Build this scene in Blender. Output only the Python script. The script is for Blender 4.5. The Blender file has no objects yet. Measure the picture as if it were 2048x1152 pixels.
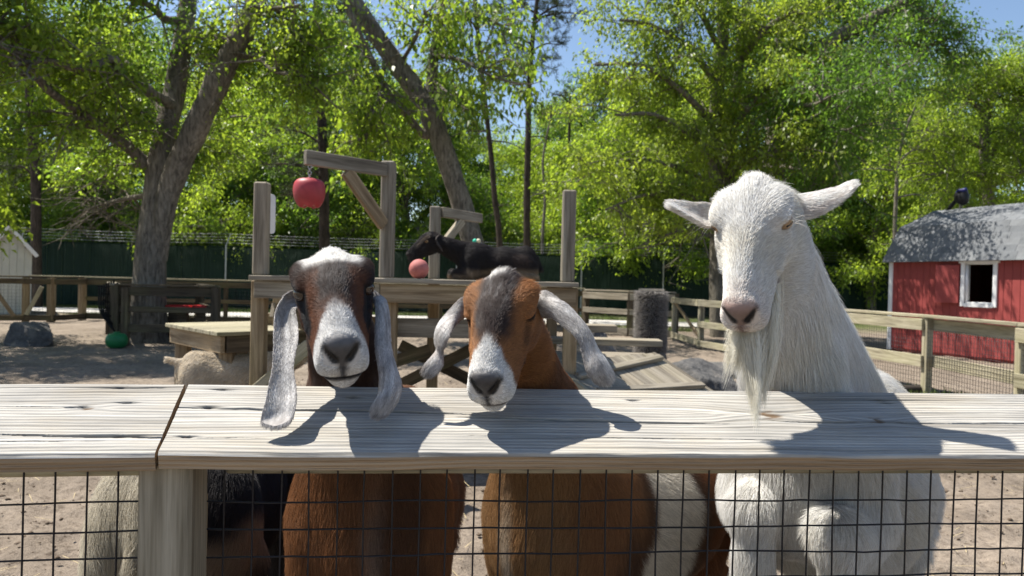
import bpy, bmesh, math, random
import numpy as np
from mathutils import Matrix, Vector
random.seed(7)
rng = np.random.default_rng(11)
sc = bpy.context.scene
COL = sc.collection
# ------------------------------------------------------------------ camera
FPX = 1462.0                                   # focal length in pixels of the 2048 wide photograph
EYE = np.array([0.0, 0.0, 1.27])
PITCH = math.atan(16 / FPX); ROLL = math.radians(1.35)
cam_d = bpy.data.cameras.new('camera'); cam = bpy.data.objects.new('camera', cam_d); COL.objects.link(cam)
cam_d.sensor_width = 36.0; cam_d.lens = 36.0 * FPX / 2048; cam_d.clip_start = 0.05; cam_d.clip_end = 2000
CR = Matrix.Rotation(math.pi / 2 - PITCH, 3, 'X') @ Matrix.Rotation(ROLL, 3, 'Z')
cam.matrix_world = Matrix.Translation(EYE.tolist()) @ CR.to_4x4()
cam_d.dof.use_dof = True; cam_d.dof.focus_distance = 1.36; cam_d.dof.aperture_fstop = 7.5
sc.camera = cam
# ------------------------------------------------------------------ light
SUN_TO = Vector((-0.53, 0.19, 1.0)).normalized()      # direction towards the sun
SUN_EL = math.asin(SUN_TO.z); SUN_AZ = math.atan2(SUN_TO.x, SUN_TO.y)
world = bpy.data.worlds.new('World'); sc.world = world; world.use_nodes = True
wn = world.node_tree.nodes; wl = world.node_tree.links
bg = wn.get('Background') or wn.new('ShaderNodeBackground')
sky = wn.new('ShaderNodeTexSky'); sky.sky_type = 'NISHITA'; sky.sun_disc = False
sky.sun_elevation = SUN_EL; sky.sun_rotation = SUN_AZ; sky.air_density = 1.0; sky.dust_density = 0.6; sky.ozone_density = 1.6
wl.new(sky.outputs[0], bg.inputs[0]); bg.inputs[1].default_value = 0.085
out = wn.get('World Output') or wn.new('ShaderNodeOutputWorld'); wl.new(bg.outputs[0], out.inputs[0])
sd = bpy.data.lights.new('sun', 'SUN'); sd.energy = 5.0; sd.angle = math.radians(0.55); sd.color = (1.0, 0.95, 0.86)
sun = bpy.data.objects.new('sun', sd); COL.objects.link(sun)
sun.rotation_euler = (-SUN_TO).to_track_quat('-Z', 'Y').to_euler(); sun.location = (-20, 12, 40)
# ------------------------------------------------------------------ exposure and render
sc.view_settings.view_transform = 'Standard'; sc.view_settings.look = 'None'
sc.view_settings.exposure = 1.0; sc.view_settings.gamma = 1.0; sc.view_settings.use_curve_mapping = False
sc.render.engine = 'CYCLES'
cy = sc.cycles
cy.use_denoising = True
cy.max_bounces = 7; cy.diffuse_bounces = 3; cy.glossy_bounces = 2; cy.transmission_bounces = 4; cy.transparent_max_bounces = 8
cy.sample_clamp_indirect = 6
try:
    sc.cycles_curves.shape = 'RIBBONS'; sc.cycles_curves.subdivisions = 2
except Exception: pass
# ------------------------------------------------------------------ helpers
CRn = np.array(CR)
def P(u, v, z):
    """Point of the place that the photograph shows at pixel (u, v), z metres ahead."""
    d = CRn @ np.array([(u - 1024) / FPX, -(v - 576) / FPX, -1.0])
    return EYE + d * (z / d[1])
def PX(u, z): return P(u, 576, z)[0]
def ground_at(u, z):                      # ground point seen in column u
    p = P(u, 700, z); return np.array([p[0], z, 0.0])
def lerp(a, b, t): return a + (b - a) * t
def sstep(a, b, x):
    t = np.clip((x - a) / (b - a), 0, 1); return t * t * (3 - 2 * t)
def nrm(v):
    v = np.asarray(v, float); return v / (np.linalg.norm(v, axis=-1, keepdims=True) + 1e-12)
def vnoise(p, seed=0):
    """value noise 0..1 for points (N,3)"""
    p = np.asarray(p, np.float32); fl = np.floor(p); f = p - fl; u = f * f * (3 - 2 * f)
    i = fl.astype(np.int32).astype(np.uint32)
    with np.errstate(over='ignore'):
        xs = [i[:, 0] * np.uint32(374761393), (i[:, 0] + np.uint32(1)) * np.uint32(374761393)]
        ys = [i[:, 1] * np.uint32(668265263), (i[:, 1] + np.uint32(1)) * np.uint32(668265263)]
        zs = [i[:, 2] * np.uint32(2147483647) + np.uint32((seed * 974634777) & 0xFFFFFFFF), (i[:, 2] + np.uint32(1)) * np.uint32(2147483647) + np.uint32((seed * 974634777) & 0xFFFFFFFF)]
        r = 0
        for dx in (0, 1):
            wx = u[:, 0] if dx else 1 - u[:, 0]
            for dy in (0, 1):
                wxy = wx * (u[:, 1] if dy else 1 - u[:, 1])
                for dz in (0, 1):
                    n = xs[dx] + ys[dy] + zs[dz]
                    n = (n ^ (n >> np.uint32(13))) * np.uint32(1274126177)
                    n = (n ^ (n >> np.uint32(16))) * np.uint32(2246822519)
                    r = r + wxy * (u[:, 2] if dz else 1 - u[:, 2]) * ((n ^ (n >> np.uint32(15))) & np.uint32(0xFFFF)).astype(np.float32)
    return r * np.float32(1 / 65535.0)
def fbm(p, seed=0, oct=3):
    p = np.asarray(p, np.float32); r = 0; a = 0.5; t = 0
    for k in range(oct):
        r = r + a * vnoise(p, seed + k * 17); t += a; p = p * np.float32(2.03); a *= 0.5
    return r / t

def tag(o, label=None, cat=None, group=None, kind=None):
    if label: o['label'] = label
    if cat: o['category'] = cat
    if group: o['group'] = group
    if kind: o['kind'] = kind
    return o
def thing(name, label, cat, loc, group=None):
    o = bpy.data.objects.new(name, None); o.empty_display_size = 0.1; COL.objects.link(o)
    o.location = [float(c) for c in loc]
    return tag(o, label, cat, group)
def link(name, me, mat=None, parent=None, M=None):
    o = bpy.data.objects.new(name, me); COL.objects.link(o)
    if mat is not None and not me.materials: me.materials.append(mat)
    if M is None: M = Matrix.Identity(4)
    if parent is not None:
        o.parent = parent
        W = world_of(parent)
        M = W.inverted() @ M
    o.matrix_basis = M
    return o
def world_of(o):
    W = o.matrix_basis.copy()
    g = o.parent
    while g is not None:
        W = g.matrix_basis @ W; g = g.parent
    return W
def mesh_np(name, v, faces, smooth=False, attrs=None):
    """faces: (N,3) or (N,4) int array, or list of such arrays"""
    me = bpy.data.meshes.new(name)
    fl = [faces] if isinstance(faces, np.ndarray) else list(faces)
    v = np.ascontiguousarray(v, np.float32)
    me.vertices.add(len(v)); me.vertices.foreach_set('co', v.ravel())
    idx = np.concatenate([f.ravel() for f in fl]).astype(np.int32)
    cnt = np.concatenate([np.full(len(f), f.shape[1], np.int32) for f in fl])
    st = np.concatenate([[0], np.cumsum(cnt)[:-1]]).astype(np.int32)
    me.loops.add(len(idx)); me.loops.foreach_set('vertex_index', idx)
    me.polygons.add(len(cnt)); me.polygons.foreach_set('loop_start', st)
    try: me.polygons.foreach_set('loop_total', cnt)
    except Exception: pass
    if smooth: me.polygons.foreach_set('use_smooth', np.ones(len(cnt), bool))
    me.update(calc_edges=True)
    for k, a in (attrs or {}).items():
        a = np.asarray(a, np.float32)
        if a.ndim == 1:
            at = me.attributes.new(k, 'FLOAT', 'POINT'); at.data.foreach_set('value', a)
        elif a.shape[1] == 3:
            at = me.attributes.new(k, 'FLOAT_VECTOR', 'POINT'); at.data.foreach_set('vector', a.ravel())
        else:
            at = me.attributes.new(k, 'FLOAT_COLOR', 'POINT'); at.data.foreach_set('color', a.ravel())
    return me
class MB:
    """collects pieces of ONE part"""
    def __init__(s): s.v = []; s.f4 = []; s.f3 = []; s.n = 0
    def add(s, v, f):
        v = np.asarray(v, float); f = np.asarray(f, int) + s.n
        s.v.append(v); (s.f4 if f.shape[1] == 4 else s.f3).append(f); s.n += len(v)
    def box(s, c, half, R=None):
        c = np.asarray(c, float); h = np.asarray(half, float)
        q = np.array([[x, y, z] for x in (-1, 1) for y in (-1, 1) for z in (-1, 1)]) * h
        if R is not None: q = q @ np.asarray(R).T
        s.add(q + c, [[0, 1, 3, 2], [4, 6, 7, 5], [0, 4, 5, 1], [2, 3, 7, 6], [0, 2, 6, 4], [1, 5, 7, 3]])
    def beam(s, a, b, w, t, up=(0, 0, 1)):
        a = np.asarray(a, float); b = np.asarray(b, float); d = nrm(b - a); sd = np.cross(up, d)
        sd = nrm(sd) if np.linalg.norm(sd) > 1e-6 else np.array([1., 0, 0]); n = np.cross(d, sd)
        s.box((a + b) / 2, (np.linalg.norm(b - a) / 2, w / 2, t / 2), np.stack([d, sd, n], 1))
    def tube(s, pts, rad, n=6, cap=True):
        v, f = tube_np(np.asarray(pts, float), rad, n)
        s.add(v, f)
    def mesh(s, name, smooth=False):
        fl = []
        if s.f4: fl.append(np.concatenate(s.f4))
        if s.f3: fl.append(np.concatenate(s.f3))
        return mesh_np(name, np.concatenate(s.v), fl, smooth)
    def build(s, name, mat, parent=None, smooth=False): return link(name, s.mesh(name, smooth), mat, parent)
def tube_np(pts, rad, n=6):
    pts = np.asarray(pts, float); k = len(pts); rad = np.broadcast_to(np.asarray(rad, float), (k,))
    t = np.gradient(pts, axis=0); t = nrm(t)
    ref = np.array([0., 0, 1.]) if abs(t[:, 2]).max() < 0.93 else np.array([0.31, 0.95, 0.05])
    a = nrm(np.cross(t, ref)); b = np.cross(t, a)
    ang = np.linspace(0, 2 * np.pi, n, endpoint=False)
    v = pts[:, None] + rad[:, None, None] * (np.cos(ang)[None, :, None] * a[:, None] + np.sin(ang)[None, :, None] * b[:, None])
    v = v.reshape(-1, 3)
    i = np.arange(k - 1)[:, None] * n; j = np.arange(n)[None]; j2 = (j + 1) % n
    f = np.stack([i + j, i + j2, i + n + j2, i + n + j], -1).reshape(-1, 4)
    return v, f
def spline(pts, m):
    """Catmull-Rom resample of (k,d) control points to m rows"""
    p = np.asarray(pts, float); k = len(p)
    q = np.concatenate([2 * p[:1] - p[1:2], p, 2 * p[-1:] - p[-2:-1]])
    t = np.linspace(0, k - 1, m); i = np.minimum(t.astype(int), k - 2); f = (t - i)[:, None]
    a, b, c, d = q[i], q[i + 1], q[i + 2], q[i + 3]
    return 0.5 * (2 * b + (c - a) * f + (2 * a - 5 * b + 4 * c - d) * f ** 2 + (3 * b - a - 3 * c + d) * f ** 3)
_box_cache = {}
def plank_mesh(L, W, T, bev=0.004):
    key = (round(L, 4), round(W, 4), round(T, 4), bev)
    if key in _box_cache: return _box_cache[key]
    bm = bmesh.new(); bmesh.ops.create_cube(bm, size=1.0)
    bmesh.ops.scale(bm, vec=(L, W, T), verts=bm.verts)
    if bev: bmesh.ops.bevel(bm, geom=list(bm.edges), offset=min(bev, W * .2, T * .2), segments=1, affect='EDGES')
    me = bpy.data.meshes.new('plank'); bm.to_mesh(me); bm.free()
    _box_cache[key] = me
    return me
def plank(name, a, b, W, T, mat, parent, up=(0, 0, 1), bev=0.004):
    """board from a to b: local X runs along it, W sideways, T along up"""
    a = np.asarray(a, float); b = np.asarray(b, float); L = np.linalg.norm(b - a); d = (b - a) / L
    sd = np.cross(np.asarray(up, float), d)
    sd = nrm(sd) if np.linalg.norm(sd) > 1e-5 else np.array([1., 0, 0]); n = np.cross(d, sd)
    M = Matrix(((d[0], sd[0], n[0], (a[0] + b[0]) / 2), (d[1], sd[1], n[1], (a[1] + b[1]) / 2), (d[2], sd[2], n[2], (a[2] + b[2]) / 2), (0, 0, 0, 1)))
    me = plank_mesh(L, W, T, bev)
    if me.materials and me.materials[0] is not mat:
        me = me.copy(); me.materials.clear()
    return link(name, me, mat, parent, M)
# ------------------------------------------------------------------ materials
def new_mat(name):
    m = bpy.data.materials.new(name); m.use_nodes = True
    nt = m.node_tree; b = nt.nodes.get('Principled BSDF')
    return m, nt, b
def nd(nt, typ, **kw):
    n = nt.nodes.new(typ)
    for k, v in kw.items(): setattr(n, k, v)
    return n
def ramp(nt, stops, fac):
    r = nd(nt, 'ShaderNodeValToRGB'); e = r.color_ramp.elements
    while len(e) < len(stops): e.new(0.5)
    for s, (p, c) in zip(e, stops):
        s.position = p; s.color = (*c, 1) if len(c) == 3 else c
    nt.links.new(fac, r.inputs[0]); return r
def noise(nt, vec, scale, detail=4, rough=0.55, dist=0.0):
    n = nd(nt, 'ShaderNodeTexNoise'); n.inputs['Scale'].default_value = scale; n.inputs['Detail'].default_value = detail
    n.inputs['Roughness'].default_value = rough; n.inputs['Distortion'].default_value = dist
    if vec is not None: nt.links.new(vec, n.inputs['Vector'])
    return n
def mixc(nt, fac, a, b, mode='MIX'):
    m = nd(nt, 'ShaderNodeMix', data_type='RGBA', blend_type=mode)
    for s, x in ((m.inputs[0], fac), (m.inputs[6], a), (m.inputs[7], b)):
        if isinstance(x, (int, float)): s.default_value = x
        elif isinstance(x, tuple): s.default_value = (*x, 1)
        else: nt.links.new(x, s)
    return m.outputs[2]
def bump(nt, b, h, strength=0.4, dist=0.01):
    n = nd(nt, 'ShaderNodeBump'); n.inputs['Strength'].default_value = strength; n.inputs['Distance'].default_value = dist
    nt.links.new(h, n.inputs['Height']); nt.links.new(n.outputs[0], b.inputs['Normal'])
def mapped(nt, scale, src='Object', rand=0.0):
    tc = nd(nt, 'ShaderNodeTexCoord'); mp = nd(nt, 'ShaderNodeMapping'); mp.inputs['Scale'].default_value = scale
    nt.links.new(tc.outputs[src], mp.inputs[0])
    if rand:
        oi = nd(nt, 'ShaderNodeObjectInfo'); mm = nd(nt, 'ShaderNodeMath', operation='MULTIPLY'); mm.inputs[1].default_value = rand
        nt.links.new(oi.outputs['Random'], mm.inputs[0])
        cx = nd(nt, 'ShaderNodeCombineXYZ')
        for k in range(3): nt.links.new(mm.outputs[0], cx.inputs[k])
        nt.links.new(cx.outputs[0], mp.inputs['Location'])
    return mp.outputs[0]
def mat_wood(name, pale, mid, dark, moss=0.0, rough=0.85):
    m, nt, b = new_mat(name)
    v1 = mapped(nt, (1.6, 26, 26), rand=40); n1 = noise(nt, v1, 1.0, 5, 0.6, 0.5)
    v2 = mapped(nt, (5, 130, 130), rand=23); n2 = noise(nt, v2, 1.0, 3, 0.6, 0.2)
    v3 = mapped(nt, (1.3, 2.6, 2.6), rand=11); n3 = noise(nt, v3, 1.0, 3)
    r1 = ramp(nt, [(0.28, dark), (0.47, mid), (0.72, pale)], n1.outputs[0])
    r2 = ramp(nt, [(0.3, (.55, .53, .5)), (0.6, (1, 1, 1))], n2.outputs[0])
    c = mixc(nt, 0.75, r1.outputs[0], r2.outputs[0], 'MULTIPLY')
    r3 = ramp(nt, [(0.3, (.68, .68, .68)), (0.65, (1.05, 1.03, 1.0))], n3.outputs[0])
    c = mixc(nt, 0.8, c, r3.outputs[0], 'MULTIPLY')
    if moss:
        r4 = ramp(nt, [(0.48, (0, 0, 0)), (0.7, (moss, moss, moss))], n3.outputs[0])
        c = mixc(nt, r4.outputs[0], c, (.13, .15, .05))
    oi = nd(nt, 'ShaderNodeObjectInfo')
    rr = ramp(nt, [(0, (.78, .78, .78)), (1, (1.12, 1.1, 1.06))], oi.outputs['Random'])
    c = mixc(nt, 1.0, c, rr.outputs[0], 'MULTIPLY')
    nt.links.new(c, b.inputs['Base Color']); b.inputs['Roughness'].default_value = rough
    b.inputs['Specular IOR Level'].default_value = 0.25
    bump(nt, b, n2.outputs[0], 0.5, 0.003)
    return m
def mat_plain(name, col, rough=0.7, metal=0.0, var=0.25, scale=6.0, bmp=0.0, spec=0.3):
    m, nt, b = new_mat(name)
    v = mapped(nt, (1, 1, 1), rand=17); n = noise(nt, v, scale, 5)
    lo = tuple(c * (1 - var) for c in col); hi = tuple(min(1, c * (1 + var)) for c in col)
    r = ramp(nt, [(0.3, lo), (0.7, hi)], n.outputs[0]); nt.links.new(r.outputs[0], b.inputs['Base Color'])
    b.inputs['Roughness'].default_value = rough; b.inputs['Metallic'].default_value = metal
    b.inputs['Specular IOR Level'].default_value = spec
    if bmp: bump(nt, b, n.outputs[0], bmp, 0.01)
    return m
W_GREY = mat_wood('weathered_grey_wood', (.44, .40, .33), (.30, .265, .21), (.13, .11, .085), 0.12)
W_TAN = mat_wood('tan_wood', (.46, .37, .25), (.32, .24, .15), (.14, .10, .06), 0.25)
W_DARK = mat_wood('dark_wood', (.16, .125, .085), (.095, .074, .05), (.035, .028, .02), 0.3)  # darkest wood tone, used for the shaded table aprons too
W_PALE = mat_wood('pale_fence_wood', (.50, .46, .35), (.36, .33, .24), (.17, .15, .10), 0.35)
BLACK_WIRE = mat_plain('black_coated_wire', (.012, .012, .016), 0.45, 0, .2)
STEEL = mat_plain('galvanised_steel', (.42, .43, .43), 0.45, 0.7, .15)
RUST = mat_plain('rusty_steel', (.10, .06, .04), 0.7, 0.3, .4)
# ------------------------------------------------------------------ ground
def axis(segs):
    a = []
    for lo, hi, st in segs: a.append(np.arange(lo, hi, st))
    return np.unique(np.concatenate(a + [[segs[-1][1]]]))
gx = axis([(-900, -60, 120), (-60, -16, 4), (-16, -6, .4), (-6, -2.6, .12), (-2.6, 3.4, .035), (3.4, 8, .12), (8, 18, .5), (18, 60, 4), (60, 900, 120)])
gy = axis([(-60, -6, 9), (-6, 1, .7), (1, 2.4, .15), (2.4, 6.0, .035), (6.0, 10, .08), (10, 16, .2), (16, 30, .6), (30, 80, 5), (80, 1000, 115)])
X, Y = np.meshgrid(gx, gy, indexing='ij')
pp = np.stack([X.ravel(), Y.ravel(), np.zeros(X.size)], 1)
hz = (fbm(pp * 9.0, 3, 3) - .5) * 0.075 + (fbm(pp * 2.1, 9, 2) - .5) * 0.06 + (np.abs(fbm(pp * 22, 5, 2) - .5)) * 0.03
hz *= np.clip(1 - (pp[:, 1] - 14) / 14, 0.05, 1)
pp[:, 2] = hz - 0.012
nx, ny = len(gx), len(gy)
ii, jj = np.meshgrid(np.arange(nx - 1), np.arange(ny - 1), indexing='ij')
fq = np.stack([ii * ny + jj, (ii + 1) * ny + jj, (ii + 1) * ny + jj + 1, ii * ny + jj + 1], -1).reshape(-1, 4)
m, nt, b = new_mat('sandy_soil')
v = mapped(nt, (1, 1, 1)); n1 = noise(nt, v, 1.3, 5, .6); n2 = noise(nt, v, 26, 6, .7); n3 = noise(nt, v, 150, 3, .6); n4 = noise(nt, v, .5, 3)
r1 = ramp(nt, [(.3, (.205, .168, .132)), (.7, (.34, .285, .23))], n1.outputs[0])
r2 = ramp(nt, [(.30, (.38, .35, .33)), (.48, (.88, .87, .86)), (.75, (1.15, 1.13, 1.1))], n2.outputs[0])
c = mixc(nt, 1.0, r1.outputs[0], r2.outputs[0], 'MULTIPLY')
r3 = ramp(nt, [(.3, (.6, .58, .56)), (.55, (1, 1, 1))], n3.outputs[0]); c = mixc(nt, .7, c, r3.outputs[0], 'MULTIPLY')
sx = nd(nt, 'ShaderNodeSeparateXYZ'); nt.links.new(v, sx.inputs[0])
mr = nd(nt, 'ShaderNodeMapRange'); mr.inputs[1].default_value = 20.5; mr.inputs[2].default_value = 24; nt.links.new(sx.outputs[1], mr.inputs[0])
ad = nd(nt, 'ShaderNodeMath', operation='MULTIPLY'); nt.links.new(mr.outputs[0], ad.inputs[0])
r5 = ramp(nt, [(.35, (.5, .5, .5)), (.55, (1, 1, 1))], n1.outputs[0]); nt.links.new(r5.outputs[0], ad.inputs[1])
grass = ramp(nt, [(.35, (.05, .085, .02)), (.65, (.12, .13, .05))], n2.outputs[0])
c = mixc(nt, ad.outputs[0], c, grass.outputs[0])
nt.links.new(c, b.inputs['Base Color']); b.inputs['Roughness'].default_value = .95; b.inputs['Specular IOR Level'].default_value = .1
hb = nd(nt, 'ShaderNodeMath', operation='ADD'); nt.links.new(n2.outputs[0], hb.inputs[0]); nt.links.new(n3.outputs[0], hb.inputs[1])
bump(nt, b, hb.outputs[0], .7, .02)
tag(link('ground', mesh_np('ground', pp, fq, True), m), 'trodden sandy soil of the goat yard', kind='structure')
# pale path beyond the far wooden fence
mp_ = MB(); k = 40
xs = np.linspace(-30, 9, k); ya = 21.2 + .3 * np.sin(xs * .3); yb = 23.9 + .25 * np.sin(xs * .27 + 1)
mp_.add(np.concatenate([np.stack([xs, ya, np.full(k, .022)], 1), np.stack([xs, yb, np.full(k, .022)], 1)]), [[i, i + 1, k + i + 1, k + i] for i in range(k - 1)])
tag(mp_.build('path', mat_plain('pale_gravel_path', (.42, .40, .37), .95, 0, .2, 9, .3)), 'pale gravel path beyond the far fence', kind='structure')
# clods and straw bits lying on the soil
n = 2600
cx = rng.uniform(-3.2, 4.2, n); cyy = 2.5 + 6.5 * rng.random(n) ** 1.5; rad = .004 + .012 * rng.random(n) ** 3
base = np.array([[1, 0, 0], [-1, 0, 0], [0, 1, 0], [0, -1, 0], [0, 0, 1], [0, 0, -1.]])
fo = np.array([[0, 2, 4], [2, 1, 4], [1, 3, 4], [3, 0, 4], [2, 0, 5], [1, 2, 5], [3, 1, 5], [0, 3, 5]])
vv = base[None] * (rad[:, None, None] * (0.6 + .8 * rng.random((n, 6, 1)))) * np.array([1.3, 1.3, .8]) + np.stack([cx, cyy, np.full(n, .008)], 1)[:, None]
ff = (fo[None] + (np.arange(n) * 6)[:, None, None]).reshape(-1, 3)
tag(link('dirt_clods', mesh_np('dirt_clods', vv.reshape(-1, 3), ff), mat_plain('dark_clod', (.11, .08, .055), .95, 0, .5, 30)), 'small dark clods and droppings scattered over the sandy soil', 'dirt', kind='stuff')
n = 900; c = np.stack([rng.uniform(-3.2, 4.2, n), 2.5 + 6.5 * rng.random(n) ** 1.4, np.full(n, .016)], 1); a = rng.uniform(0, 6.28, n); l = rng.uniform(.02, .07, n); d = np.stack([np.cos(a) * l, np.sin(a) * l, rng.normal(size=n) * .006], 1); w_ = np.stack([-np.sin(a), np.cos(a), 0 * a], 1) * .0014
v = np.stack([c - d - w_, c - d + w_, c + d + w_, c + d - w_], 1).reshape(-1, 3)
tag(link('straw', mesh_np('straw', v, np.arange(4 * n).reshape(-1, 4)), mat_plain('dry_straw', (.45, .36, .20), .8, 0, .3)), 'loose bits of straw lying on the sandy soil', 'straw', kind='stuff')
# straggly grass tufts along fence feet
def grass_patch(name, label, cs, n, hmax, seed):
    r = np.random.default_rng(seed); cs = np.asarray(cs, float)
    c = cs[r.integers(0, len(cs), n)] + r.normal(size=(n, 3)) * np.array([.22, .18, 0]); c[:, 2] = -.01
    a = r.uniform(0, 6.28, n); h = hmax * (.4 + .6 * r.random(n)); lean = r.normal(size=(n, 2)) * .35
    w = .006 + .004 * r.random(n)
    sd = np.stack([np.cos(a), np.sin(a), 0 * a], 1) * w[:, None]
    tip = c + np.stack([lean[:, 0] * h, lean[:, 1] * h, h], 1)
    v = np.stack([c - sd, c + sd, tip], 1).reshape(-1, 3)
    tag(link(name, mesh_np(name, v, np.arange(3 * n).reshape(-1, 3)), GRASS), label, 'grass', kind='stuff')
GRASS = mat_plain('yard_grass', (.10, .14, .03), .8, 0, .4, 3)
# ------------------------------------------------------------------ goats: smooth distance fields turned into one surface, then a coat of hair
def smin(a, b, k):
    h = np.clip(0.5 + 0.5 * (b - a) / k, 0, 1); return b + (a - b) * h - k * h * (1 - h)
def smax(a, b, k): return -smin(-a, -b, k)
def s_ell(p, c, r, R=None):
    q = p - np.asarray(c, np.float32)
    if R is not None: q = q @ np.asarray(R, np.float32)
    r = np.asarray(r, np.float32)
    k0 = np.linalg.norm(q / r, axis=1); k1 = np.linalg.norm(q / (r * r), axis=1) + 1e-9
    return k0 * (k0 - 1) / k1
def s_cone(p, a, b, ra, rb, sx=1.0):
    a = np.asarray(a, np.float32); b = np.asarray(b, np.float32); ba = b - a
    h = np.clip((p - a) @ ba / (ba @ ba), 0, 1)
    return np.linalg.norm(p - a - h[:, None] * ba, axis=1) - (ra + (rb - ra) * h)
def rotm(ax, a):
    return np.array(Matrix.Rotation(a, 3, ax))
def head_frame(yaw, pit, rol):
    B = np.array([[0, 1, 0], [-1, 0, 0], [0, 0, 1.]])          # columns: nose, goat's left, crown
    return rotm('Z', yaw) @ rotm('X', pit) @ rotm('Y', rol) @ B
HF = np.array([-.080, -.065, -.03, 0, .03, .06, .09, .12, .15, .18, .20, .215, .226])
HW = dict(
    nubian=dict(w=[.014, .032, .046, .0560, .0610, .0565, .0515, .047, .0435, .0420, .040, .034, .018],
                t=[.0, .036, .067, .076, .077, .076, .072, .064, .055, .045, .037, .026, .008],
                b=[-.03, -.055, -.08, -.09, -.088, -.079, -.071, -.066, -.063, -.062, -.059, -.051, -.034]),
    straight=dict(w=[.012, .030, .046, .0530, .0550, .0510, .0455, .0410, .0375, .0360, .034, .029, .016],
                t=[.0, .036, .062, .071, .070, .065, .059, .053, .047, .041, .034, .024, .008],
                b=[-.03, -.055, -.08, -.09, -.090, -.081, -.073, -.067, -.064, -.062, -.059, -.051, -.034]))
def fine(xs, ys, n=200):
    g = np.linspace(xs[0], xs[-1], n); y = np.interp(g, xs, ys); k = np.ones(13) / 13
    yp = np.pad(y, 6, mode='edge'); return g, np.convolve(yp, k, 'valid')
EYE_AT = np.array([.040, .070, .024])
MUF = [.11, .15, .19, .23]; MUU = [-.030, -.041, -.0465, -.041]
class Goat:
    def __init__(s, **k):
        s.chest = None; s.mane = None; s.eyeat = None; s.nk = 1.15
        s.__dict__.update(k)
        s.B = rotm('Z', math.atan2(s.fwd[1], s.fwd[0])); s.bo = np.array([*s.org, 0.0]); s.bs = s.scale
        if s.head:
            y, pi_, r, x, yy, z, sc_ = s.head; s.M = head_frame(y, pi_, r); s.ho = np.array([x, yy, z]); s.hs = sc_
            pr = HW[s.face]; s.pw = fine(HF, pr['w']); s.pt = fine(HF, pr['t']); s.pb = fine(HF, pr['b'])
            ls = np.linspace(.03, .11, 161); EA = np.array(s.eyeat) if s.eyeat else EYE_AT; qq = np.stack([np.full(161, EA[0]), ls, np.full(161, EA[2])], 1)
            s.eye = EA.copy(); s.eye[1] = ls[np.argmin(np.abs(s.sd_head(s.h2w(qq), True)))]
    def b2w(s, p): return (np.asarray(p, float) * s.bs) @ s.B.T + s.bo
    def w2b(s, p): return ((p - s.bo) @ s.B) / s.bs
    def h2w(s, p): return (np.asarray(p, float) * s.hs) @ s.M.T + s.ho
    def w2h(s, p): return ((p - s.ho) @ s.M) / s.hs
    def sd_head(s, p, raw=False):
        q = s.w2h(p); F, L, U = q[:, 0], np.abs(q[:, 1]), q[:, 2]
        w = np.interp(F, *s.pw); t = np.interp(F, *s.pt); bo = np.interp(F, *s.pb)
        c = (t + bo) / 2; h = (t - bo) / 2
        kk = .30 * sstep(.05, .12, F)
        rel = np.clip((U - c) / h, -1, 1)
        we = w * (1 - kk * rel - .10 * sstep(.0, -.06, F) * rel) * np.where(rel < 0, 1 - .28 * (rel ** 2) * sstep(.2, .0, F), 1)
        ex = 2.0 + .35 * sstep(.0, .08, F); n = ((L / we) ** ex + (np.abs(U - c) / h) ** ex) ** (1 / ex)
        d = (n - 1) * np.minimum(we, h)
        d = smax(d, np.maximum(F - .226, -.08 - F), .02)
        qa = np.stack([F, L, U], 1).astype(np.float32)
        d = smin(d, s_ell(qa, (.016, .049 if s.face == 'nubian' else .044, .040), (.034, .024, .021)), .024)      # brow and orbit
        d = smin(d, s_ell(qa, (.010, .038, -.035), (.060, .026, .048)), .016)     # cheek
        d = smin(d, s_ell(qa, (.203, 0, .014), (.017, .027, .016)), .014)         # nose pad
        d = smin(d, s_ell(qa, (.196, .017, -.020), (.024, .020, .020)), .012)     # upper lip
        d = smin(d, s_ell(qa, (.186, 0, -.058), (.030, .024, .015)), .010)        # chin
        if raw: return d
        d = smin(d, s_cone(qa, (.045, .053, .004), (.105, .043, -.012), .012, .006), .014)     # cheekbone
        d = smax(d, -s_cone(qa, (s.eye[0] + .020, s.eye[1] - .001, s.eye[2] - .006), (s.eye[0] + .050, s.eye[1] - .010, s.eye[2] - .020), .0050, .0030), .008)   # tear groove
        mu = np.interp(F, MUF, MUU)
        g = np.maximum(np.maximum(np.abs(U - mu) - .0026, .12 - F), -(d + .009))
        d = smax(d, -g, .004)
        # nostrils: commas that slant in and down
        d = smax(d, -s_cone(qa, (.2155, .0295, .0175), (.2235, .0120, -.0005), .0056, .0046), .004)
        # philtrum
        d = smax(d, -s_cone(qa, (.230, 0, -.004), (.226, 0, -.040), .0042, .003), .004)
        # eye opening with lids
        e = s.eye
        d = smin(d, s_ell(qa, (e[0] - .001, e[1] - .004, e[2] + .0070 + s.squint * .72), (.022, .012, .0070)), .006)
        d = smin(d, s_ell(qa, (e[0] - .001, e[1] - .006, e[2] - .0065 - s.squint * .72), (.020, .011, .0060)), .006)
        if s.squint > .004: d = smax(d, -s_ell(qa, (e[0] + .008, e[1] + .003, e[2]), (.0215, .020, s.squint)), .003)
        return d * s.hs
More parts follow.
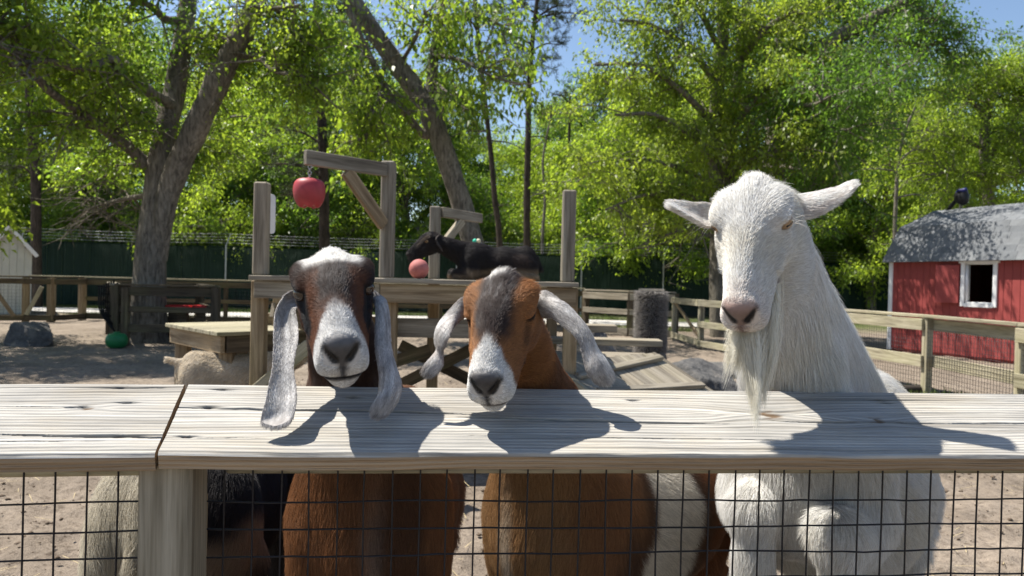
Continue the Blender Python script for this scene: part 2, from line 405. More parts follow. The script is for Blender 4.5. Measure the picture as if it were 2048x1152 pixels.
    def sdf(s, p):
        p = p.astype(np.float32); q = s.w2b(p).astype(np.float32); k = .07
        qa = q.copy(); qa[:, 1] = np.abs(qa[:, 1])
        bx = s.build
        d = s_ell(q, *s.chest) if s.chest else s_ell(q, (.20, 0, .61), (.27, .155 * bx, .215))
        d = smin(d, s_ell(q, (-.08, 0, .585), (.36, .205 * bx, .225)), k)
        d = smin(d, s_ell(q, (-.36, 0, .66), (.20, .145, .165)), k)
        d = smin(d, s_cone(q, (.34, 0, .70), (-.40, 0, .77), .07, .07), .06)
        d = smin(d, s_ell(qa, (.24, .08, .68), (.11, .05, .13)) if s.chest else s_ell(qa, (.27, .105, .58), (.125, .075, .20)), .05)
        d = smin(d, s_ell(qa, (-.39, .10, .56), (.15, .078, .21)), .05)
        for leg in s.legs:
            for (a, b_, ra, rb) in leg:
                a = np.asarray(a, np.float32); b_ = np.asarray(b_, np.float32)
                lo_ = np.minimum(a, b_) - max(ra, rb) - .09; hi_ = np.maximum(a, b_) + max(ra, rb) + .09
                m_ = np.flatnonzero(((q > lo_) & (q < hi_)).all(1))
                if len(m_): d[m_] = smin(d[m_], s_cone(q[m_], a, b_, ra, rb), .025)
        d = smin(d, s_cone(q, (-.50, 0, .74), s.tail, .035, .02), .03)
        d = d * s.bs
        if s.head:
            # neck: from chest to the back of the head
            n0 = s.b2w((.30, 0, .70)); n1 = s.h2w((-.030, 0, -.042)); nm = (n0 + n1) / 2 + np.asarray(s.nbend)
            nd_ = smin(s_cone(p, n0, nm, .155 * s.bs, s.neckr * s.nk), s_cone(p, nm, n1, s.neckr * s.nk, s.neckr * .62), .05)
            d = smin(d, nd_, .07)
            if s.mane: d = smin(d, s_cone(p, s.h2w((-.04, 0, -.045)), s.b2w(s.mane[0]), s.neckr * .5, s.mane[1] * s.bs), .08)
            m_ = np.flatnonzero(np.linalg.norm(p - s.h2w((.07, 0, -.01)).astype(np.float32), axis=1) < .24 * s.hs)
            if len(m_): d[m_] = smin(d[m_], s.sd_head(p[m_]), .022)
        return d
STAND = []
for sy in (-1, 1):
    STAND.append([((.30, .10 * sy, .50), (.30, .105 * sy, .30), .062, .036), ((.30, .105 * sy, .30), (.30, .105 * sy, .07), .030, .024), ((.30, .105 * sy, .07), (.325, .105 * sy, .02), .026, .030)])
    STAND.append([((-.36, .11 * sy, .52), (-.28, .12 * sy, .40), .085, .06), ((-.28, .12 * sy, .40), (-.47, .115 * sy, .29), .05, .032), ((-.47, .115 * sy, .29), (-.44, .115 * sy, .07), .028, .023), ((-.44, .115 * sy, .07), (-.415, .115 * sy, .02), .026, .030)])
def grid_axis(lo, hi, flo, fhi, hf, hc):
    """axis that is fine (hf) between flo and fhi and coarse (hc) elsewhere"""
    a = np.arange(flo, fhi, hf); left = []; x = flo; st = hf
    while x > lo: st = min(st * 1.12, hc); x -= st; left.append(x)
    rightl = []; x = a[-1]; st = hf
    while x < hi: st = min(st * 1.12, hc); x += st; rightl.append(x)
    a = np.concatenate([left[::-1], a, rightl]); c = 6
    while len(a) % c: a = np.append(a, a[-1] + hc)
    return a
def grid_surface(sdf, axs, h):
    c = 6; nc = [len(a) // c for a in axs]
    ax = [a.reshape(-1, c).mean(1) for a in axs]; wd = [a.reshape(-1, c)[:, -1] - a.reshape(-1, c)[:, 0] for a in axs]
    G = np.stack(np.meshgrid(*ax, indexing='ij'), -1).reshape(-1, 3)
    Wd = np.sqrt(sum(w_ ** 2 for w_ in np.meshgrid(*wd, indexing='ij')))
    D0 = sdf(G).reshape(nc)
    act = np.abs(D0) < Wd * .95 + .012
    D = np.repeat(np.repeat(np.repeat(D0, c, 0), c, 1), c, 2).astype(np.float32)
    A = np.repeat(np.repeat(np.repeat(act, c, 0), c, 1), c, 2)
    I = np.argwhere(A)
    vals = np.empty(len(I), np.float32)
    for k in range(0, len(I), 200000):
        J = I[k:k + 200000]; vals[k:k + 200000] = sdf(np.stack([axs[m][J[:, m]] for m in range(3)], 1))
    D[A] = vals
    D[D == 0] = 1e-6
    s = D < 0
    cnt = np.zeros(np.array(D.shape) - 1, np.int8)
    for a in (0, 1):
        for b_ in (0, 1):
            for e in (0, 1): cnt += s[a:a + cnt.shape[0], b_:b_ + cnt.shape[1], e:e + cnt.shape[2]]
    C = np.argwhere((cnt > 0) & (cnt < 8))
    idx = np.full(cnt.shape, -1, np.int32); idx[tuple(C.T)] = np.arange(len(C))
    cor = np.array([[a, b_, e] for a in (0, 1) for b_ in (0, 1) for e in (0, 1)])
    V = np.stack([D[tuple((C + o).T)] for o in cor], 1)
    acc = np.zeros((len(C), 3)); num = np.zeros(len(C))
    for i in range(8):
        for j in range(i + 1, 8):
            if np.abs(cor[i] - cor[j]).sum() != 1: continue
            x = (V[:, i] < 0) != (V[:, j] < 0)
            t = V[x, i] / (V[x, i] - V[x, j])
            acc[x] += cor[i] + t[:, None] * (cor[j] - cor[i]); num[x] += 1
    fr = acc / num[:, None]; v = np.stack([axs[m][C[:, m]] + fr[:, m] * (axs[m][C[:, m] + 1] - axs[m][C[:, m]]) for m in range(3)], 1)
    F = []
    for axn in range(3):
        o1, o2 = [a for a in range(3) if a != axn]
        sl0 = [slice(None)] * 3; sl1 = [slice(None)] * 3; sl0[axn] = slice(0, -1); sl1[axn] = slice(1, None)
        a = s[tuple(sl0)]; b_ = s[tuple(sl1)]
        E = np.argwhere(a != b_); E = E[(E[:, o1] > 0) & (E[:, o2] > 0) & (E[:, o1] < cnt.shape[o1]) & (E[:, o2] < cnt.shape[o2])]
        fl = a[tuple(E.T)]
        def cell(d1, d2):
            K = E.copy(); K[:, o1] += d1; K[:, o2] += d2; return idx[tuple(K.T)]
        q = np.stack([cell(-1, -1), cell(0, -1), cell(0, 0), cell(-1, 0)], 1)
        if axn == 1: fl = ~fl
        q[~fl] = q[~fl][:, ::-1]
        F.append(q)
    F = np.concatenate(F); F = F[(F >= 0).all(1)]
    for _ in range(1):
        g, d = sgrad(sdf, v); v = v - g * np.clip(d, -h, h)[:, None]
    g, d = sgrad(sdf, v)
    return v, F, g
def sgrad(sdf, v, e=.0012):
    out = np.empty_like(v); dd = np.empty(len(v))
    for k in range(0, len(v), 300000):
        p = v[k:k + 300000]; d0 = sdf(p)
        g = np.stack([sdf(p + np.eye(3)[i] * e) - sdf(p - np.eye(3)[i] * e) for i in range(3)], 1) / (2 * e)
        dd[k:k + 300000] = d0 / np.maximum(np.linalg.norm(g, axis=1), .3); out[k:k + 300000] = nrm(g)
    return out, dd
def ear_mesh(st, scale, off, thick=.0030, cup=.018, m=34, kk=11):
    """st: rows (xa, ya, xb, yb, z) = the two edges of the ear, photo close-up pixels / scale + off, at depth z"""
    rows = []
    for (xa, ya, xb, yb, z) in st:
        z2 = z if not isinstance(z, tuple) else z[1]; z1 = z if not isinstance(z, tuple) else z[0]
        rows.append(np.concatenate([P(off[0] + xa / scale, off[1] + ya / scale, z1), P(off[0] + xb / scale, off[1] + yb / scale, z2)]))
    r = spline(np.array(rows), m); A, Bp = r[:, :3], r[:, 3:]
    # round the tip
    t = np.linspace(0, 1, m); sh = np.ones(m); tipn = t > .93
    sh[tipn] = np.sqrt(np.clip(1 - ((t[tipn] - .93) / .07) ** 2, 0.02, 1))
    mid = (A + Bp) / 2; A = mid + (A - mid) * sh[:, None]; Bp = mid + (Bp - mid) * sh[:, None]
    tan = nrm(np.gradient(mid, axis=0)); sd = Bp - A; nn = nrm(np.cross(sd, tan))
    s_ = np.linspace(0, 1, kk)
    bow = 1 - (2 * s_ - 1) ** 2
    wdt = np.linalg.norm(sd, axis=1)
    ce = A[:, None] + sd[:, None] * s_[None, :, None] + nn[:, None] * (cup * bow[None, :, None] * (wdt / .06 * (1 - t ** 6 * .8))[:, None, None])
    th = thick * np.sqrt(np.clip(bow, 0, 1)) + .0006
    top = ce + nn[:, None] * th[None, :, None]; bot = (ce - nn[:, None] * th[None, :, None])[:, ::-1]
    ring = np.concatenate([top, bot], 1); R = ring.shape[1]
    v = ring.reshape(-1, 3)
    i = np.arange(m - 1)[:, None] * R; j = np.arange(R)[None]; j2 = (j + 1) % R
    f = np.stack([i + j, i + j2, i + R + j2, i + R + j], -1).reshape(-1, 4)
    nv = nrm(np.concatenate([np.repeat(nn[:, None], kk, 1), -np.repeat(nn[:, None], kk, 1)], 1).reshape(-1, 3))
    fl = np.repeat(tan[:, None], R, 1).reshape(-1, 3)
    tt = np.repeat(t[:, None], R, 1).reshape(-1)
    ss = np.concatenate([np.repeat(s_[None], m, 0), np.repeat(s_[None, ::-1], m, 0)], 1).reshape(-1)
    face = np.concatenate([np.ones((m, kk)), -np.ones((m, kk))], 1).reshape(-1)
    return dict(v=v, f=f, n=nv, flow=fl, t=tt, s=ss, face=face)
# materials for coat and skin read the animal's own colouring
def mat_skin(name):
    m, nt, b = new_mat(name)
    a = nd(nt, 'ShaderNodeAttribute', attribute_name='tint'); nt.links.new(a.outputs['Color'], b.inputs['Base Color'])
    mr = nd(nt, 'ShaderNodeMapRange'); mr.inputs[3].default_value = .85; mr.inputs[4].default_value = .38
    nt.links.new(a.outputs['Alpha'], mr.inputs[0]); nt.links.new(mr.outputs[0], b.inputs['Roughness'])
    b.inputs['Specular IOR Level'].default_value = .3
    v = mapped(nt, (1, 1, 1)); n = noise(nt, v, 420, 3); bump(nt, b, n.outputs[0], .35, .002)
    return m
def mat_coat(name):
    m, nt, b = new_mat(name)
    a = nd(nt, 'ShaderNodeAttribute', attribute_name='tint'); nt.links.new(a.outputs['Color'], b.inputs['Base Color'])
    b.inputs['Roughness'].default_value = .55; b.inputs['Specular IOR Level'].default_value = .35
    tr = nd(nt, 'ShaderNodeBsdfTranslucent'); nt.links.new(a.outputs['Color'], tr.inputs[0])
    mx = nd(nt, 'ShaderNodeMixShader'); mx.inputs[0].default_value = .3
    o = nt.nodes.get('Material Output')
    nt.links.new(b.outputs[0], mx.inputs[1]); nt.links.new(tr.outputs[0], mx.inputs[2]); nt.links.new(mx.outputs[0], o.inputs[0])
    return m
SKIN = mat_skin('goat_skin'); COAT = mat_coat('goat_coat')
def hair_object(name, pts, rad, tint, parent, mat=None, npt=4):
    n = len(pts)
    cu = bpy.data.hair_curves.new(name); cu.add_curves([npt] * n)
    cu.attributes['position'].data.foreach_set('vector', np.ascontiguousarray(pts - np.array(parent.location)[None, None], np.float32).ravel())
    ra = cu.attributes.get('radius') or cu.attributes.new('radius', 'FLOAT', 'POINT')
    taper = np.array([1, .85, .6, .12]) if npt == 4 else np.concatenate([np.linspace(1, .7, npt - 2), [.5, .1]])
    ra.data.foreach_set('value', np.ascontiguousarray(rad[:, None] * taper[None], np.float32).ravel())
    t = cu.attributes.new('tint', 'FLOAT_COLOR', 'CURVE')
    t.data.foreach_set('color', np.ascontiguousarray(np.concatenate([tint[:, :3], np.ones((n, 1))], 1), np.float32).ravel())
    cu.materials.append(mat or COAT)
    o = bpy.data.objects.new(name, cu); COL.objects.link(o); o.parent = parent
    return o
def grow_hair(v, tri, nrm_v, flow_fn, len_fn, col_fn, dens_fn, lift, r):
    """hair strands on triangles; returns strand points, radius, colour"""
    a, b_, c = v[tri[:, 0]], v[tri[:, 1]], v[tri[:, 2]]
    ar = np.linalg.norm(np.cross(b_ - a, c - a), axis=1) / 2; ce = (a + b_ + c) / 3
    ex = ar * dens_fn(ce, nrm_v[tri[:, 0]])
    n = r.poisson(ex); T = np.repeat(np.arange(len(tri)), n)
    u = r.random((len(T), 2)); fl = u.sum(1) > 1; u[fl] = 1 - u[fl]
    w = np.stack([1 - u.sum(1), u[:, 0], u[:, 1]], 1)
    ti = tri[T]; p = (v[ti] * w[:, :, None]).sum(1); nn = nrm((nrm_v[ti] * w[:, :, None]).sum(1))
    fd = flow_fn(p, T, w)
    fn = (np.stack([fbm(v * 30, k, 2) for k in (1, 2, 3)], 1) - .5) * .8
    fd = fd + (fn[ti] * w[:, :, None]).sum(1) + .14 * r.normal(size=p.shape)
    td = nrm(fd - nn * (fd * nn).sum(1)[:, None])
    L = len_fn(p, T, w) * (.65 + .7 * r.random(len(p)))
    lf = lift * (.6 + .8 * r.random(len(p)))
    s = np.linspace(0, 1, 4)[None, :, None]
    dirv = nrm(td + nn * lf[:, None])
    pts = p[:, None] + (dirv[:, None] * s + (td * .45 - nn * (.22 * lf / lift)[:, None])[:, None] * s * s * .6) * L[:, None, None]
    pts[:, :, 2] -= (s[:, :, 0] ** 2) * L[:, None] * .12
    tint = col_fn(p, T, w)
    return pts, L, tint
def build_goat(g, name, label, h, bounds, colour, ears=(), hair_dens=None, seed=1, lens=None, squint=None, eye_col=(.30, .17, .06), fur_r=.00036):
    r = np.random.default_rng(seed)
    lo, hi = bounds
    if g.head:
        hc_ = g.h2w((.07, 0, -.01)); rr_ = .165 * g.hs
        axs = [grid_axis(lo[m], hi[m], hc_[m] - rr_, hc_[m] + rr_, h, .012) for m in range(3)]
    else: axs = [np.arange(lo[m], hi[m] + 6 * h, h) for m in range(3)]; axs = [a[:len(a) // 6 * 6] for a in axs]
    v, F, N = grid_surface(g.sdf, axs, h)
    col = colour(v, N)                                    # (n,4): rgb + gloss
    vs, fs, cs = [v], [F], [col]; off = len(v)
    for e in ears:
        vs.append(e['v']); fs.append(e['f'] + off); off += len(e['v']); cs.append(e['col'])
    base = np.array([g.bo[0], g.bo[1], 0.0])
    me = mesh_np(name, np.concatenate(vs) - base, np.concatenate(fs), True, {'tint': np.concatenate(cs) * (np.array([.62, .60, .58, 1]) if hair_dens is not None else 1)})  # skin darker than the coat, so gaps between hairs look shaded
    o = link(name, me, SKIN); o.location = base.tolist(); tag(o, label, 'goat')
    if hair_dens is not None:
        tri = np.concatenate([F[:, :3], F[:, [0, 2, 3]]])
        tri = tri[(N[tri].sum(1)[:, 1] < 1.4)] if g.head is not None else tri
        def flow(p, T, w): return g.flow(p)
        pts, L, ti = grow_hair(v, tri, N, flow, lambda p, T, w: lens(p), lambda p, T, w: (col[tri[T], :3] * w[:, :, None]).sum(1), hair_dens, .42, r)
        if g.head:
            q = g.w2h(pts[:, 0]); e = np.linalg.norm((np.stack([q[:, 0], np.abs(q[:, 1]), q[:, 2]], 1) - g.eye - [0.006, 0, 0]) / [1.75, 1.5, .85 + 80 * (g.squint - .005)], axis=1)
            nose = sstep(.203, .211, q[:, 0] + .3 * np.minimum(.02 - np.abs(q[:, 1]), 0)) * (q[:, 2] > -.012) * (q[:, 2] < .036) * (np.abs(q[:, 1]) < .028)
            mu = np.interp(q[:, 0], MUF, MUU); mouth = (np.abs(q[:, 2] - mu) < .0032) & (q[:, 0] > .125) & (q[:, 0] < .24) & (np.abs(q[:, 1]) < .06)
            keep = ~mouth & ((e > .0125) | (g.squint < .004)) & (r.random(len(q)) > nose * 1.2)
            pts, L, ti = pts[keep], L[keep], ti[keep]
        P_, R_, T_ = [pts], [np.full(len(pts), fur_r) * (.7 + .6 * r.random(len(pts)))], [ti]
        for e in ears:
            et = np.concatenate([e['f'][:, :3], e['f'][:, [0, 2, 3]]])
            ci = e['col'][:, :3]
            def ef(p, T, w, e=e, et=et): return (e['flow'][et[T]] * w[:, :, None]).sum(1)
            def ec(p, T, w, ci=ci, et=et): return (ci[et[T]] * w[:, :, None]).sum(1)
            pp_, L_, t_ = grow_hair(e['v'], et, e['n'], ef, lambda p, T, w: np.full(len(p), e.get('len', .0055)), ec, lambda c, n_: np.full(len(c), e.get('dens', 7e5)), .26, r)
            P_.append(pp_); R_.append(np.full(len(pp_), fur_r * .8)); T_.append(t_)
        pts = np.concatenate(P_); rr = np.concatenate(R_); ti = np.concatenate(T_)
        ti = np.clip(ti * (.66 + .62 * r.random((len(ti), 1)) ** 1.2), 0, .88)
        co = hair_object('coat', pts, rr, ti, o); tag(co, kind='stuff')
    if g.head:
        for sgn in (-1, 1):
            ev, ef_ = sphere_np(18, 12); ep = g.h2w(g.eye * [1, sgn, 1] - np.array([-.004, (.0078 if g.squint > .004 else .016) * sgn, 0]))
            out = nrm(g.M @ np.array([.62, .78 * sgn, .05])); up = nrm(g.M @ np.array([0, 0, 1.])); sd_ = nrm(np.cross(up, out)); up = np.cross(out, sd_)
            M = Matrix([[sd_[0], out[0], up[0], ep[0]], [sd_[1], out[1], up[1], ep[1]], [sd_[2], out[2], up[2], ep[2]], [0, 0, 0, 1]])
            link('eye', mesh_np('eye', ev * .0158 * g.hs, ef_, True), eye_mat(eye_col), o, M)
    return o
def sphere_np(nu, nv):
    th = np.linspace(0, np.pi, nv + 1); ph = np.linspace(0, 2 * np.pi, nu, endpoint=False)
    v = np.stack([np.sin(th)[:, None] * np.cos(ph), np.sin(th)[:, None] * np.sin(ph), np.repeat(np.cos(th)[:, None], nu, 1)], -1).reshape(-1, 3)
    i = np.arange(nv)[:, None] * nu; j = np.arange(nu)[None]; j2 = (j + 1) % nu
    return v, np.stack([i + j, i + nu + j, i + nu + j2, i + j2], -1).reshape(-1, 4)
_em = {}
def eye_mat(c):
    if c in _em: return _em[c]
    m, nt, b = new_mat('goat_eye')
    tc = nd(nt, 'ShaderNodeTexCoord'); sx = nd(nt, 'ShaderNodeSeparateXYZ'); nt.links.new(tc.outputs['Object'], sx.inputs[0])
    def absm(o):
        a = nd(nt, 'ShaderNodeMath', operation='ABSOLUTE'); nt.links.new(o, a.inputs[0]); return a.outputs[0]
    def less(o, t):
        a = nd(nt, 'ShaderNodeMath', operation='LESS_THAN'); nt.links.new(o, a.inputs[0]); a.inputs[1].default_value = t; return a.outputs[0]
    pu = nd(nt, 'ShaderNodeMath', operation='MULTIPLY'); nt.links.new(less(absm(sx.outputs[0]), .0085), pu.inputs[0]); nt.links.new(less(absm(sx.outputs[2]), .0024), pu.inputs[1])
    ir = nd(nt, 'ShaderNodeMath', operation='GREATER_THAN'); nt.links.new(sx.outputs[1], ir.inputs[0]); ir.inputs[1].default_value = .0060
    cc = mixc(nt, ir.outputs[0], (.05, .035, .03), c); cc = mixc(nt, pu.outputs[0], cc, (.004, .004, .005))
    nt.links.new(cc, b.inputs['Base Color']); b.inputs['Roughness'].default_value = .08; b.inputs['Specular IOR Level'].default_value = .6
    _em[c] = m; return m
def generic_flow(g):
    def f(p):
        q = g.w2b(p)
        fr = sstep(.18, .36, q[:, 0])[:, None]
        d = nrm(g.B @ np.array([-1, 0, -.75])) * (1 - fr) + nrm(g.B @ np.array([.35, 0, -1])) * fr
        leg = sstep(.46, .36, q[:, 2])[:, None]; d = d * (1 - leg) + np.array([0, 0, -1.]) * leg
        if g.head:
            h = g.w2h(p)
            n0 = g.b2w((.30, 0, .70)); n1 = g.h2w((-.035, 0, -.018)); nd_ = nrm(n0 - n1)
            wn_ = sstep(.66, .84, q[:, 2])[:, None] * (q[:, 0] > .1)[:, None]
            d = d * (1 - wn_) + (nd_ + np.array([0, 0, -.35])) * wn_
            wh = sstep(-.10, -.04, h[:, 0]) * sstep(.2, .15, np.linalg.norm(h - [.06, 0, -.01], axis=1)); wh = wh[:, None]
            loc = np.stack([-np.ones(len(h)), np.sign(h[:, 1]) * np.minimum(np.abs(h[:, 1]) * 9, .6), -.35 * (np.abs(h[:, 1]) > .03)], 1)
            d = d * (1 - wh) + (loc @ g.M.T) * wh
        return d
    return f
# ------------------------------------------------------------------ the goats
def mixv(c, w, col): return c * (1 - w[:, None]) + np.asarray(col, float)[None] * w[:, None]
def seg_d(x, y, a, b):
    a = np.asarray(a, float); b = np.asarray(b, float); d = b - a
    t = np.clip(((x - a[0]) * d[0] + (y - a[1]) * d[1]) / (d @ d), 0, 1)
    return np.hypot(x - a[0] - t * d[0], y - a[1] - t * d[1])
def muzzle_common(c, gl, h, L, nose_col, lip_col):
    F, U = h[:, 0], h[:, 2]; a = np.abs(L)
    n_ = (fbm(h * 120, 91, 2) - .5) * .006
    wid = np.interp(U, [-.03, -.012, .002, .018, .038], [.004, .007, .019, .032, .020])
    pad = sstep(.196, .212, F + n_ + .35 * np.minimum(.016 - np.abs(U - .010), 0)) * sstep(wid + .006, wid - .005, a + n_) * sstep(-.042, -.036, U)
    nc_ = np.asarray(nose_col)[None] * (1 + .9 * sstep(.012, .034, U))[:, None]; c = c * (1 - pad[:, None]) + nc_ * pad[:, None]; gl = np.maximum(gl, pad)
    t = np.clip(((F - .2155) * .008 + (a - .0295) * -.0175 + (U - .0175) * -.018) / (.008 ** 2 + .0175 ** 2 + .018 ** 2), 0, 1)
    dn = np.sqrt((F - .2155 - .008 * t) ** 2 + (a - .0295 + .0175 * t) ** 2 + (U - .0175 + .018 * t) ** 2)
    c = mixv(c, sstep(.0098, .0055, dn), (.008, .007, .008))
    mu = np.interp(F, MUF, MUU)
    lip = sstep(.0100, .004, np.abs(U - mu)) * sstep(.110, .125, F); c = mixv(c, lip * .95, lip_col)
    return c, gl
def eye_dark(g, c, h, w=.85, col=(.02, .016, .016), s=1.0):
    e = np.linalg.norm((np.stack([h[:, 0], np.abs(h[:, 1]), h[:, 2]], 1) - g.eye) / np.array([.024, .02, .0135]) / s, axis=1)
    return mixv(c, sstep(1.25, .85, e) * w, col)
RUSTC = (.17, .064, .027); DKB = (.045, .028, .022); BLK = (.014, .012, .013); WHT = (.80, .775, .735); GRY = (.36, .34, .33)
def in_head(g, h): return sstep(-.10, -.055, h[:, 0] + .25 * np.minimum(h[:, 2] + .04, 0)) * sstep(.22, .17, np.linalg.norm(h - [.07, 0, -.01], axis=1))
# ---- first goat: dark face with white crown
g1 = Goat(head=(.316, .502, -.126, -.352, 1.446, 1.2425, 1.06), face='nubian', fwd=(.04, -1.), org=(-.340, 2.06), scale=1.06, build=.90, legs=STAND, tail=(-.58, 0, .62), nbend=(0, .02, .0), neckr=.082, squint=.0100)
g1.flow = generic_flow(g1)
def col1(p, N):
    h0 = g1.w2h(p); q = g1.w2b(p)
    h = h0 + (np.stack([fbm(h0 * 55, k, 3) for k in (4, 5, 6)], 1) - .5) * .015
    F, L, U = h.T; a = np.abs(L); fine_ = fbm(h0 * np.array([90, 260, 260]), 8, 2)
    c = np.tile(np.array(RUSTC), (len(p), 1))
    c = mixv(c, sstep(.085, .03, F) * sstep(.020, .034, a), (.060, .030, .021))                          # brown temples
    c = mixv(c, sstep(.165, .115, F) * sstep(.036, .018, a), DKB)                                        # dark forehead
    c = mixv(c, sstep(.036, .018, a) * sstep(.0, .05, F) * sstep(.19, .08, F) * .5 * sstep(.40, .70, fine_), (.19, .175, .17))
    st = seg_d(F, U, (.050, .026), (.125, .0)); c = mixv(c, sstep(.024, .012, st) * sstep(.016, .027, a), BLK)
    st = seg_d(F, a, (-.03, .05), (.03, .062)); c = mixv(c, sstep(.018, .006, st) * .6, DKB)
    bw = np.interp(F, [.12, .145, .165, .18, .195, .22], [.0, .012, .024, .040, .06, .06])
    bl = sstep(bw + .007, bw - .006, a) * sstep(.125, .16, F) * sstep(-.03, -.02, U + .6 * np.maximum(F - .15, 0))
    c = mixv(c, bl, (.70, .69, .675)); c = mixv(c, bl * sstep(.5, .75, fine_) * .45, (.30, .29, .29))
    c = mixv(c, sstep(.17, .19, F) * sstep(-.07, -.055, U), (.70, .69, .67))
    c = mixv(c, sstep(.046, .022, F - .15 * np.maximum(.03 - a, -.03)) * sstep(.02, .035, U) * sstep(.056, .042, a), WHT)                # white crown
    c = mixv(c, sstep(-.058, -.066, U) * sstep(.13, .16, F), (.60, .57, .54))
    c = eye_dark(g1, c, h0, .95, BLK, 1.35)
    ih = in_head(g1, h0)
    body = np.tile(np.array((.27, .125, .055)), (len(p), 1))
    s2 = fbm(q * np.array([3, 11, 3]), 21, 3); body = mixv(body, sstep(.44, .64, s2) * .7, (.085, .040, .022))
    body = mixv(body, sstep(.035, .0, np.abs(q[:, 1] - .03)) * (q[:, 0] > .25) * sstep(.9, .5, q[:, 2]) * .6, (.38, .33, .29))
    neck = sstep(.80, .95, q[:, 2]); body = mixv(body, neck, (.19, .115, .085)); body = mixv(body, neck * sstep(.5, .7, fbm(p * 40, 31, 2)) * .6, (.42, .36, .32))
    c = body * (1 - ih[:, None]) + c * ih[:, None]
    gl = np.zeros(len(p)); c, gl = muzzle_common(c, gl, h0, h0[:, 1], (.088, .088, .094), (.03, .026, .028)); gl *= ih
    c = c * (.80 + .4 * fbm(p * 170, 12, 2))[:, None]
    return np.concatenate([np.clip(c, 0, .85), gl[:, None]], 1)
def ear_col(e, base, mott, edge, seed, amt=.6):
    n = fbm(e['v'] * 60, seed, 3); n2 = fbm(e['v'] * 160, seed + 3, 2)
    c = np.tile(np.array(base, float), (len(e['v']), 1)); c = mixv(c, sstep(.45, .65, n) * amt, mott)
    vn = fbm(np.stack([e['s'] * 11 + .8 * np.sin(e['t'] * 7), e['t'] * 3.2, 0 * e['s'] + seed], 1), seed + 9, 3); c = mixv(c, sstep(.52, .66, vn) * .6, mott); c = mixv(c, sstep(.42, .30, vn) * .35, np.minimum(np.array(base) * 1.35, .8))
    c = mixv(c, np.maximum(sstep(.12, .0, e['s']), sstep(.88, 1., e['s'])) * .55, edge)
    c = mixv(c, sstep(.8, 1, e['t']) * .35, edge)
    c *= (.75 + .5 * n2)[:, None]
    e['col'] = np.concatenate([np.clip(c, 0, .85), np.zeros((len(c), 1))], 1); return e
S1, O1 = 987 / 360, (500, 460)
e1a = ear_mesh([(240, 330, 300, 430, 1.46), (185, 362, 252, 430, 1.44), (140, 440, 262, 510, 1.41), (130, 570, 264, 600, 1.375), (127, 700, 240, 735, 1.34), (108, 830, 250, 845, 1.31), (82, 950, 254, 935, 1.285), (60, 1040, 238, 1020, 1.27), (88, 1078, 190, 1078, 1.262)], S1, O1)
e1b = ear_mesh([(650, 300, 690, 380, 1.47), (700, 345, 715, 420, 1.455), (752, 390, 694, 470, (1.435, 1.415)), (770, 520, 684, 570, (1.41, 1.385)), (772, 640, 690, 680, (1.385, 1.36)), (800, 740, 706, 790, (1.36, 1.335)), (830, 830, 700, 900, (1.34, 1.315)), (826, 910, 664, 965, (1.32, 1.30)), (770, 1000, 668, 1012, 1.30), (722, 1030, 690, 1028, 1.295)], S1, O1)
ear_col(e1a, (.70, .685, .67), (.40, .385, .38), (.34, .31, .30), 41, .45); ear_col(e1b, (.64, .62, .61), (.32, .305, .30), (.28, .25, .24), 47, .55)
